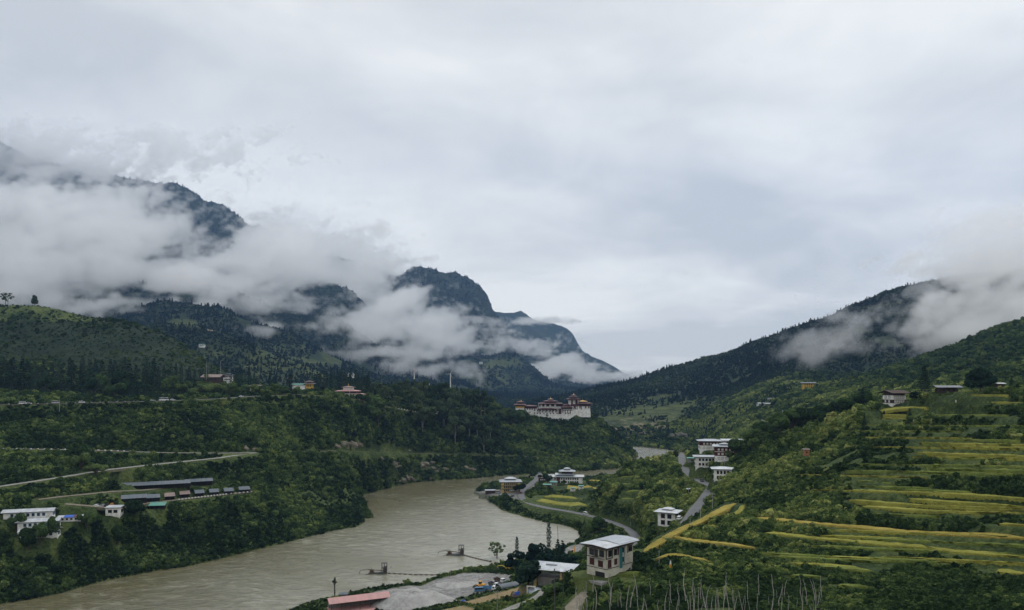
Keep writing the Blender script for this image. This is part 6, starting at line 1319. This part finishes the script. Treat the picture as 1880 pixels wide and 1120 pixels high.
# ------------------------------------------------------------------ pale rock showing through the scrub
RK = []
for k in range(5):
    bm = bmesh.new(); bmesh.ops.create_icosphere(bm, subdivisions=3, radius=1); r_ = random.Random(40 + k); ph = [r_.uniform(0, 6) for _ in range(6)]
    for v in bm.verts:
        c = v.co.copy(); f = 1 + .22 * math.sin(c.x * 4 + ph[0]) + .18 * math.sin(c.y * 5 + ph[1]) * math.cos(c.z * 4 + ph[2]) + .10 * math.sin(c.z * 11 + ph[3]) + r_.uniform(-.05, .05)
        v.co = Vector((c.x * f * 1.3, c.y * f * .6, round(c.z * f * 3.2) / 3.2 * .8 + c.z * .2))
    me = bpy.data.meshes.new('rock_outcrop'); bm.to_mesh(me); bm.free(); me.materials.append(MATS['rock']); RK.append(me)
r_ = random.Random(77); spots = [(618, 820, 4.5), (632, 817, 5), (646, 816, 5.5), (658, 819, 4), (712, 826, 2), (752, 828, 2.5), (724, 853, 4), (728, 858, 3), (781, 852, 4.5), (775, 855, 4), (793, 850, 2.5), (745, 877, 5), (752, 876, 4), (737, 884, 4), (730, 886, 3), (758, 881, 3), (790, 879, 3), (766, 881, 2), (854, 859, 4.5), (861, 862, 4), (869, 863, 3), (848, 862, 3), (818, 862, 4), (803, 866, 3), (700, 842, 2.5), (650, 873, 2), (796, 860, 3), (764, 864, 3), (1180, 797, 5), (1235, 801, 6), (1250, 800, 8), (1262, 803, 5), (1200, 799, 4), (1162, 792, 4), (468, 826, 3), (452, 824, 3)]
for i, (a, b, s_) in enumerate(spots):
    P = hit(a, b)
    if P is None: continue
    o = bpy.data.objects.new('rock_outcrop', RK[i % 5]); C.objects.link(o); o.location = P + Vector((0, -s_ * .25, s_ * .2)); s_ *= .75; o.scale = (s_ * r_.uniform(.8, 1.7), s_ * .8, s_ * r_.uniform(.45, .8)); o.rotation_euler = (r_.uniform(-.3, .3), r_.uniform(-.3, .3), r_.uniform(-.8, .8))
    if a > 1100: tag(o, 'pale rock in the cut above the far bank road', 'rock', 'rocks above the far bank road')
    elif b < 830: tag(o, 'pale eroded rock beside the cliff track', 'rock', 'rocks along the cliff track')
    else: tag(o, 'pale rock face showing in the river cliff below the gum trees', 'rock', 'rocks in the river cliff')
    clear([P, P - Vector((P.x, P.y, 0)).normalized() * 4], s_ * .6)
# ------------------------------------------------------------------ mass planting over the slopes
build_hits()
def sample(arr, px, v):
    u = np.clip((px - U0) / (U1 - U0) * (len(us) - 1), 0, len(us) - 1.001); w = np.clip((v - V0) / (V1 - V0) * (len(vs) - 1), 0, len(vs) - 1.001)
    return arr[np.rint(w).astype(int), np.rint(u).astype(int)]
BLK = smooth(np.maximum(riv.astype(float), MASK), 1) > .2
def scatter(n, px0, px1, d0, d1, hide=14.0):
    px = rng.uniform(px0, px1, n); v = rng.uniform(math.log(d0), math.log(d1), n); d = np.exp(v)
    x = (px - CX) / F * d; z = ground(x, d)
    # leave out what a rise hides completely, even from a few steps aside
    top = CY + (EYE - z - hide) / d * F
    seen = top <= sample(ROWMIN, px, v - .0) + 4
    ok = seen & ~sample(BLK, px, v) & (z > .4)
    return px[ok], d[ok], x[ok], z[ok], v[ok]
def scatter_seen(n, px0, px1, py0, py1, d0, d1):
    """evenly over what the slopes show, steep faces included"""
    px = rng.uniform(px0, px1, n); py = rng.uniform(py0, py1, n)
    i = np.rint((px - U0) / (U1 - U0) * (len(us) - 1)).astype(int); o = np.argsort(i); px, py, i = px[o], py[o], i[o]; v = np.zeros(n)
    st = np.searchsorted(i, np.arange(len(us) + 1))
    for c in range(len(us)):
        a, b = st[c], st[c + 1]
        if a == b: continue
        col = -ROWMIN[:, c]; k = np.clip(np.searchsorted(col, -py[a:b]), 1, len(vs) - 1)
        t = (-py[a:b] - col[k - 1]) / np.maximum(col[k] - col[k - 1], 1e-9); v[a:b] = vs[k - 1] + (vs[k] - vs[k - 1]) * np.clip(t, 0, 1)
    d = np.exp(v); x = (px - CX) / F * d; z = ground(x, d)
    ok = (d > d0) & (d < d1) & ~sample(BLK, px, v) & (z > .4)
    return px[ok], d[ok], x[ok], z[ok], v[ok]
A_ = scatter(int(2800 * 2.5 * 34), -450, 2330, 118, 1400); B_ = scatter_seen(150000, -60, 1940, 705, 1135, 118, 1400)
px, d, x, z, v = [np.concatenate(q) for q in zip(A_, B_)]
prow = CY + (EYE - z) / d * F
big = fbm(x, d, 38, 3); small = fbm(x + 500, d, 11, 2)
# grassy, thinly planted places
thin = np.zeros(len(x))
for (bx, by, rx, ry, s) in [(600,900,90,45,.7),(540,860,70,30,.6),(1660,1002,330,16,.6),(1500,975,150,12,.6),(1300,1010,120,14,.5),(1700,925,200,10,.6),(1750,955,150,14,.7),(250,775,90,26,.5),(1150,1060,100,16,.75),
    (1180,890,70,30,.35),(1540,890,120,35,.4),(1760,760,150,50,.4),(1800,850,90,14,.6),(130,880,120,10,.5),(280,908,140,10,.8),(180,917,120,8,.7),(900,1095,120,30,.7),(1060,900,60,25,.7),(430,880,60,30,.4),(380,745,60,8,.6),(950,735,60,12,.5),(150,751,340,7,.75),(520,738,120,6,.6)]:
    q = 1 - np.sqrt(((px - bx) / rx) ** 2 + ((prow - by) / ry) ** 2); thin = np.maximum(thin, np.clip(q * 2.2, 0, 1) * s)
# brushy terraces on the near hill: shrubs follow the level lines
terr = ((px > 1180) & (d < 420) & (x > 30)).astype(float)
lines_ = np.sin(z * 1.35 + big * 4)
keepp = rng.random(len(x)) > thin
keepp &= rng.random(len(x)) > 1.1 * sample(soilm, px, v)
hillz = (px < 480) & (d > 830) & (prow < 700); keepp &= ~hillz | (rng.random(len(x)) < .85)
keepp &= (rng.random(len(x)) > terr * .25 * (lines_ > .3)) & (big + small * .5 > -.5 - .3 * (1 - terr))
px, d, x, z, v, prow, big, small, terr = [a[keepp] for a in (px, d, x, z, v, prow, big, small, terr)]
n = len(x); hillz = (px < 480) & (d > 830) & (prow < 700); r = np.where(hillz, .5, 1) * d * .0031 * np.exp(rng.normal(0, .36, n)); r *= 1 + .5 * np.clip(big * 2, -.5, 1)
tall = (rng.random(n) < .045) & (terr < .5); r = np.where(tall, r * 2.0, r); r = np.clip(r, .6, 4.8)
wood = ((px < 560) & (prow > 930)) | ((px < 700) & (prow > 960)); r = np.where(px < 1100, r * .86, r)
near_right = (d < 330) & (px > 1000); r = np.where(near_right, r * 1.1, r)
r = np.where((px > 940) & (px < 1180) & (prow > 905) & (prow < 1000) & (d > 440) & (d < 690), r * .6, r)
r = np.where((px > 540) & (px < 960) & (prow > 1020) & (d < 480), r * .6, r)
sc = np.stack([r, r, r * rng.uniform(.7, 1.15, n)], 1)
tint = np.clip(.40 + big * .9 + small * .7 + rng.normal(0, .20, n), 0, 1)
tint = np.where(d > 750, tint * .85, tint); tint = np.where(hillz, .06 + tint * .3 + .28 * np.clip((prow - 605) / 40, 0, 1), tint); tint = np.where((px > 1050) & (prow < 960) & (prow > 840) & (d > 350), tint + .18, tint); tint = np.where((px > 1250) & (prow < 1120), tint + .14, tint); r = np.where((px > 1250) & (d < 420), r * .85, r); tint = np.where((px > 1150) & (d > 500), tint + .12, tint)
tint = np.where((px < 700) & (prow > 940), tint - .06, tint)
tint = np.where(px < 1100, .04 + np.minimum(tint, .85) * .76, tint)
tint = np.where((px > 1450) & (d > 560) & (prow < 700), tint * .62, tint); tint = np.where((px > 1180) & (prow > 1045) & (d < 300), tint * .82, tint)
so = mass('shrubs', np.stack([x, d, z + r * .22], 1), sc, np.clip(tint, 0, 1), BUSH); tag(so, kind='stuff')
print('shrubs', n)
px, d, x, z, v = scatter(260000, -450, 2330, 1100, 5600, 22)
prow = CY + (EYE - z) / d * F; big = fbm(x, d, 180, 4)
fm = sample(np.maximum(fieldm * 1.3, soilm * 1.2), px, v)
keepp = (rng.random(len(x)) > fm) & (big > -.4) & ((d > 1250) | (prow < 760) | (px > 1260)) & (z > 6)
px, d, x, z, v, big = [a[keepp] for a in (px, d, x, z, v, big)]
n = len(x); r = np.clip(d * .0019, 2.6, 7) * rng.uniform(.6, 1.25, n)
kinds = np.where(rng.random(n) < .78 + big, rng.integers(0, 2, n), rng.integers(2, 4, n))
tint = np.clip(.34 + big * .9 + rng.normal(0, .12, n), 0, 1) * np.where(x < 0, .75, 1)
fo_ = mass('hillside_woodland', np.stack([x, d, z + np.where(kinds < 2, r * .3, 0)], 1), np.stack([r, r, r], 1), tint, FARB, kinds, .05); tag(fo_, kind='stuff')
print('woodland', n)
# ------------------------------------------------------------------ air and clouds
def box_mesh(name, x0, x1, y0, y1, z0, z1):
    V = [(x, y, z) for z in (z0, z1) for y in (y0, y1) for x in (x0, x1)]
    return mesh_obj(name, V, [(0, 2, 3, 1), (4, 5, 7, 6), (0, 1, 5, 4), (2, 6, 7, 3), (0, 4, 6, 2), (1, 3, 7, 5)])
m, nt, o = nodes_of('haze'); v = nt.nodes.new('ShaderNodeVolumePrincipled')
v.inputs['Color'].default_value = (.34, .56, 1.0, 1); v.inputs['Density'].default_value = 4.6e-5; v.inputs['Anisotropy'].default_value = 0.2
nt.links.new(v.outputs[0], o.inputs['Volume'])
hz = box_mesh('haze', -7000, 7000, -600, 9800, -8, 2900); hz.data.materials.append(m); tag(hz, kind='stuff')

def cloud_material(name, dens, scale):
    m, nt, o = nodes_of(name); g = G(nt); p = g.pos()
    a = g.attr('density').outputs['Fac']
    n = g.noise(p, scale, 3, .6, .4)
    f = g.m('MULTIPLY', g.m('SUBTRACT', g.m('ADD', g.m('MULTIPLY', a, 1.0), g.m('MULTIPLY', g.m('SUBTRACT', n, .5), 1.5)), .08), 1.5, clamp=True)
    f = g.m('MULTIPLY', f, g.m('GREATER_THAN', a, .001))
    v = g.n('ShaderNodeVolumePrincipled', {'Color': (.9995, .9995, 1, 1), 'Density': g.m('MULTIPLY', f, dens), 'Anisotropy': .8})
    v.inputs['Density Attribute'].default_value = ''
    nt.links.new(v.outputs[0], o.inputs['Volume']); return m
def cloud(name, mat, lo, hi, res, build):
    """a bank of cloud: a voxel grid whose density is worked out by nodes from position"""
    ng = bpy.data.node_groups.new(name + '_nodes', 'GeometryNodeTree')
    ng.interface.new_socket('Geometry', in_out='OUTPUT', socket_type='NodeSocketGeometry')
    g = G(ng); out = ng.nodes.new('NodeGroupOutput')
    p = g.n('GeometryNodeInputPosition').outputs[0]
    den = build(g, p)
    vc = g.n('GeometryNodeVolumeCube', {'Density': den, 'Background': 0.0, 'Min': lo, 'Max': hi, 'Resolution X': res[0], 'Resolution Y': res[1], 'Resolution Z': res[2]})
    sm = g.n('GeometryNodeSetMaterial', {'Geometry': vc.outputs[0], 'Material': mat})
    ng.links.new(sm.outputs[0], out.inputs[0])
    o = mesh_obj(name, [(0, 0, 0)], [], mat)
    md = o.modifiers.new('cloud', 'NODES'); md.node_group = ng
    tag(o, kind='stuff'); return o
def lerp_curve(g, x, pts):
    """piecewise value of x through points"""
    fc = g.n('ShaderNodeFloatCurve', {'Value': g.m('DIVIDE', g.m('SUBTRACT', x, pts[0][0]), pts[-1][0] - pts[0][0])})
    hi = max(b for a, b in pts); lo = min(b for a, b in pts); cv = fc.mapping.curves[0]
    P = [((a - pts[0][0]) / (pts[-1][0] - pts[0][0]), (b - lo) / (hi - lo)) for a, b in pts]
    cv.points[0].location = P[0]; cv.points[1].location = P[-1]
    for q in P[1:-1]: cv.points.new(*q)
    fc.mapping.update()
    return g.m('ADD', g.m('MULTIPLY', fc.outputs[0], hi - lo), lo)
def puff(g, p, c, r):
    """1 at the centre of an ellipsoid, 0 at its skin, negative outside"""
    v = g.n('ShaderNodeVectorMath', (p, c), operation='SUBTRACT').outputs[0]
    v = g.n('ShaderNodeVectorMath', (v, r), operation='DIVIDE').outputs[0]
    return g.m('SUBTRACT', 1.0, g.n('ShaderNodeVectorMath', (v,), operation='LENGTH').outputs['Value'])
def puff_at(g, p, px, py, d, rx, rz, ry):
    c = at(px, py, d); s = d / F
    return puff(g, p, tuple(c), (rx * s, ry, rz * s))
def puffs(g, p, lst):
    e = None
    for q in lst:
        v = puff_at(g, p, *q); e = v if e is None else g.m('SMOOTH_MAX', e, v, .25)
    return g.m('MAXIMUM', e, -1.2)
def ragged(g, p, e, big, small, a, b, thr, gain, rot=.42):
    """torn edges: streaked noise decides what is left of each puff"""
    mp = g.n('ShaderNodeVectorRotate', {'Vector': p, 'Axis': (0, 1, 0), 'Angle': rot}).outputs[0]
    q = g.n('ShaderNodeVectorMath', (mp, (.6, 1.0, 1.35)), operation='MULTIPLY').outputs[0]
    n1 = g.noise(q, big, 3, .5, 1.0); n2 = g.noise(q, small, 4, .6, 1.0)
    e = g.m('MINIMUM', g.m('MULTIPLY', e, 1.6), .55)
    f = g.m('ADD', e, g.m('ADD', g.m('MULTIPLY', g.m('SUBTRACT', n1, .5), a), g.m('MULTIPLY', g.m('SUBTRACT', n2, .5), b)))
    return g.m('MULTIPLY', g.m('SUBTRACT', f, thr), gain, clamp=True)
LEFT_P = [(110,318,4400,120,22,60),(250,352,4400,60,12,50),(180,572,2250,90,12,50),(455,612,2200,50,10,40),(700,500,4900,40,10,60),(885,600,4700,60,13,60),(960,632,4700,60,12,60),(1065,675,4700,60,10,60),(520,600,2450,90,10,60),(700,655,2750,90,14,80),(860,575,4850,30,9,50),(480,520,3300,110,40,110),(625,505,4600,80,38,120),(680,580,4300,85,30,110),(560,520,4200,110,45,130),(420,500,2900,120,34,120),(150,440,2900,160,40,110),(0,430,3100,130,50,120),(330,560,2500,110,14,70),(60,540,2350,160,22,63),(200,556,2450,100,14,50),(-100,500,2400,200,40,63),(40,400,3300,250,70,252),(-60,480,2800,300,70,126),(90,500,2750,260,48,118),(230,440,3300,220,80,210),(390,470,3300,190,70,189),(300,515,2700,150,26,84),
 (540,480,3600,150,50,189),(500,562,2750,130,20,76),(610,550,3300,140,42,126),(665,535,4200,75,50,126),(600,600,2700,130,24,76),(700,605,3400,140,28,118),
 (790,602,4200,110,34,126),(900,625,4300,110,26,126),(830,640,3600,110,20,84),(720,680,2800,110,20,67),(620,640,2650,70,16,50),(960,655,4200,80,18,105),(1030,668,4300,80,16,105),(1100,690,4500,90,12,105),
 (1000,692,4100,30,18,84),(940,589,4800,120,6,84),(850,560,4850,34,12,28),(880,690,3200,50,10,42),(610,455,4500,80,26,105),(820,622,3300,60,16,63),
 (60,280,4700,330,44,90)]
HOLES = [(205,452,3000,60,16,1600),(335,478,3000,70,18,1600),(430,503,3000,60,18,1600),(15,468,3000,50,18,1600),(250,540,2600,110,14,900),(110,520,2500,60,10,700),(520,520,3800,45,16,1600),(625,548,3800,50,18,1500),(770,545,4600,60,24,900),(660,645,3300,90,15,1200),(740,665,3200,70,12,1000),(880,600,4700,50,5,500),(940,660,4200,70,10,900)]
def left_field(g, p):
    e = puffs(g, p, LEFT_P); h = None
    for q in HOLES:
        v = g.m('MAXIMUM', puff_at(g, p, *q), 0.0); h = v if h is None else g.m('MAXIMUM', h, v)
    e = g.m('SUBTRACT', g.m('MINIMUM', e, .44), g.m('MULTIPLY', h, 1.1))
    return ragged(g, p, e, 1 / 240, 1 / 80, 6.0, 4.6, .14, 1.5)
M_CL = cloud_material('cloud', .019, 1 / 38)
cloud('valley_cloud', M_CL, (-3300, 1990, 40), (950, 5050, 1850), (220, 150, 115), left_field)
RIGHT_P = [(1700,560,1250,110,34,50),(1820,600,1150,90,26,40),(1900,560,1120,100,34,40),(1760,540,1600,80,24,60),(1490,635,1350,60,26,28),(1560,625,1350,90,26,34),(1650,600,1350,110,48,46),(1740,600,1350,120,58,59),(1850,560,1350,130,90,67),(1960,520,1350,140,120,67),
 (1800,500,1500,110,34,50),(1700,485,1700,110,26,50),(1880,450,1600,170,60,84),(1560,580,1500,50,16,28),(1640,640,1300,100,20,28),(1900,600,1100,60,20,28)]
def right_field(g, p):
    return ragged(g, p, puffs(g, p, RIGHT_P), 1 / 130, 1 / 44, 5.4, 3.6, .12, 1.2, .5)
M_CR = cloud_material('hill_mist', .018, 1 / 20)
cloud('hill_cloud', M_CR, (480, 1040, 120), (1650, 1950, 640), (150, 110, 70), right_field)
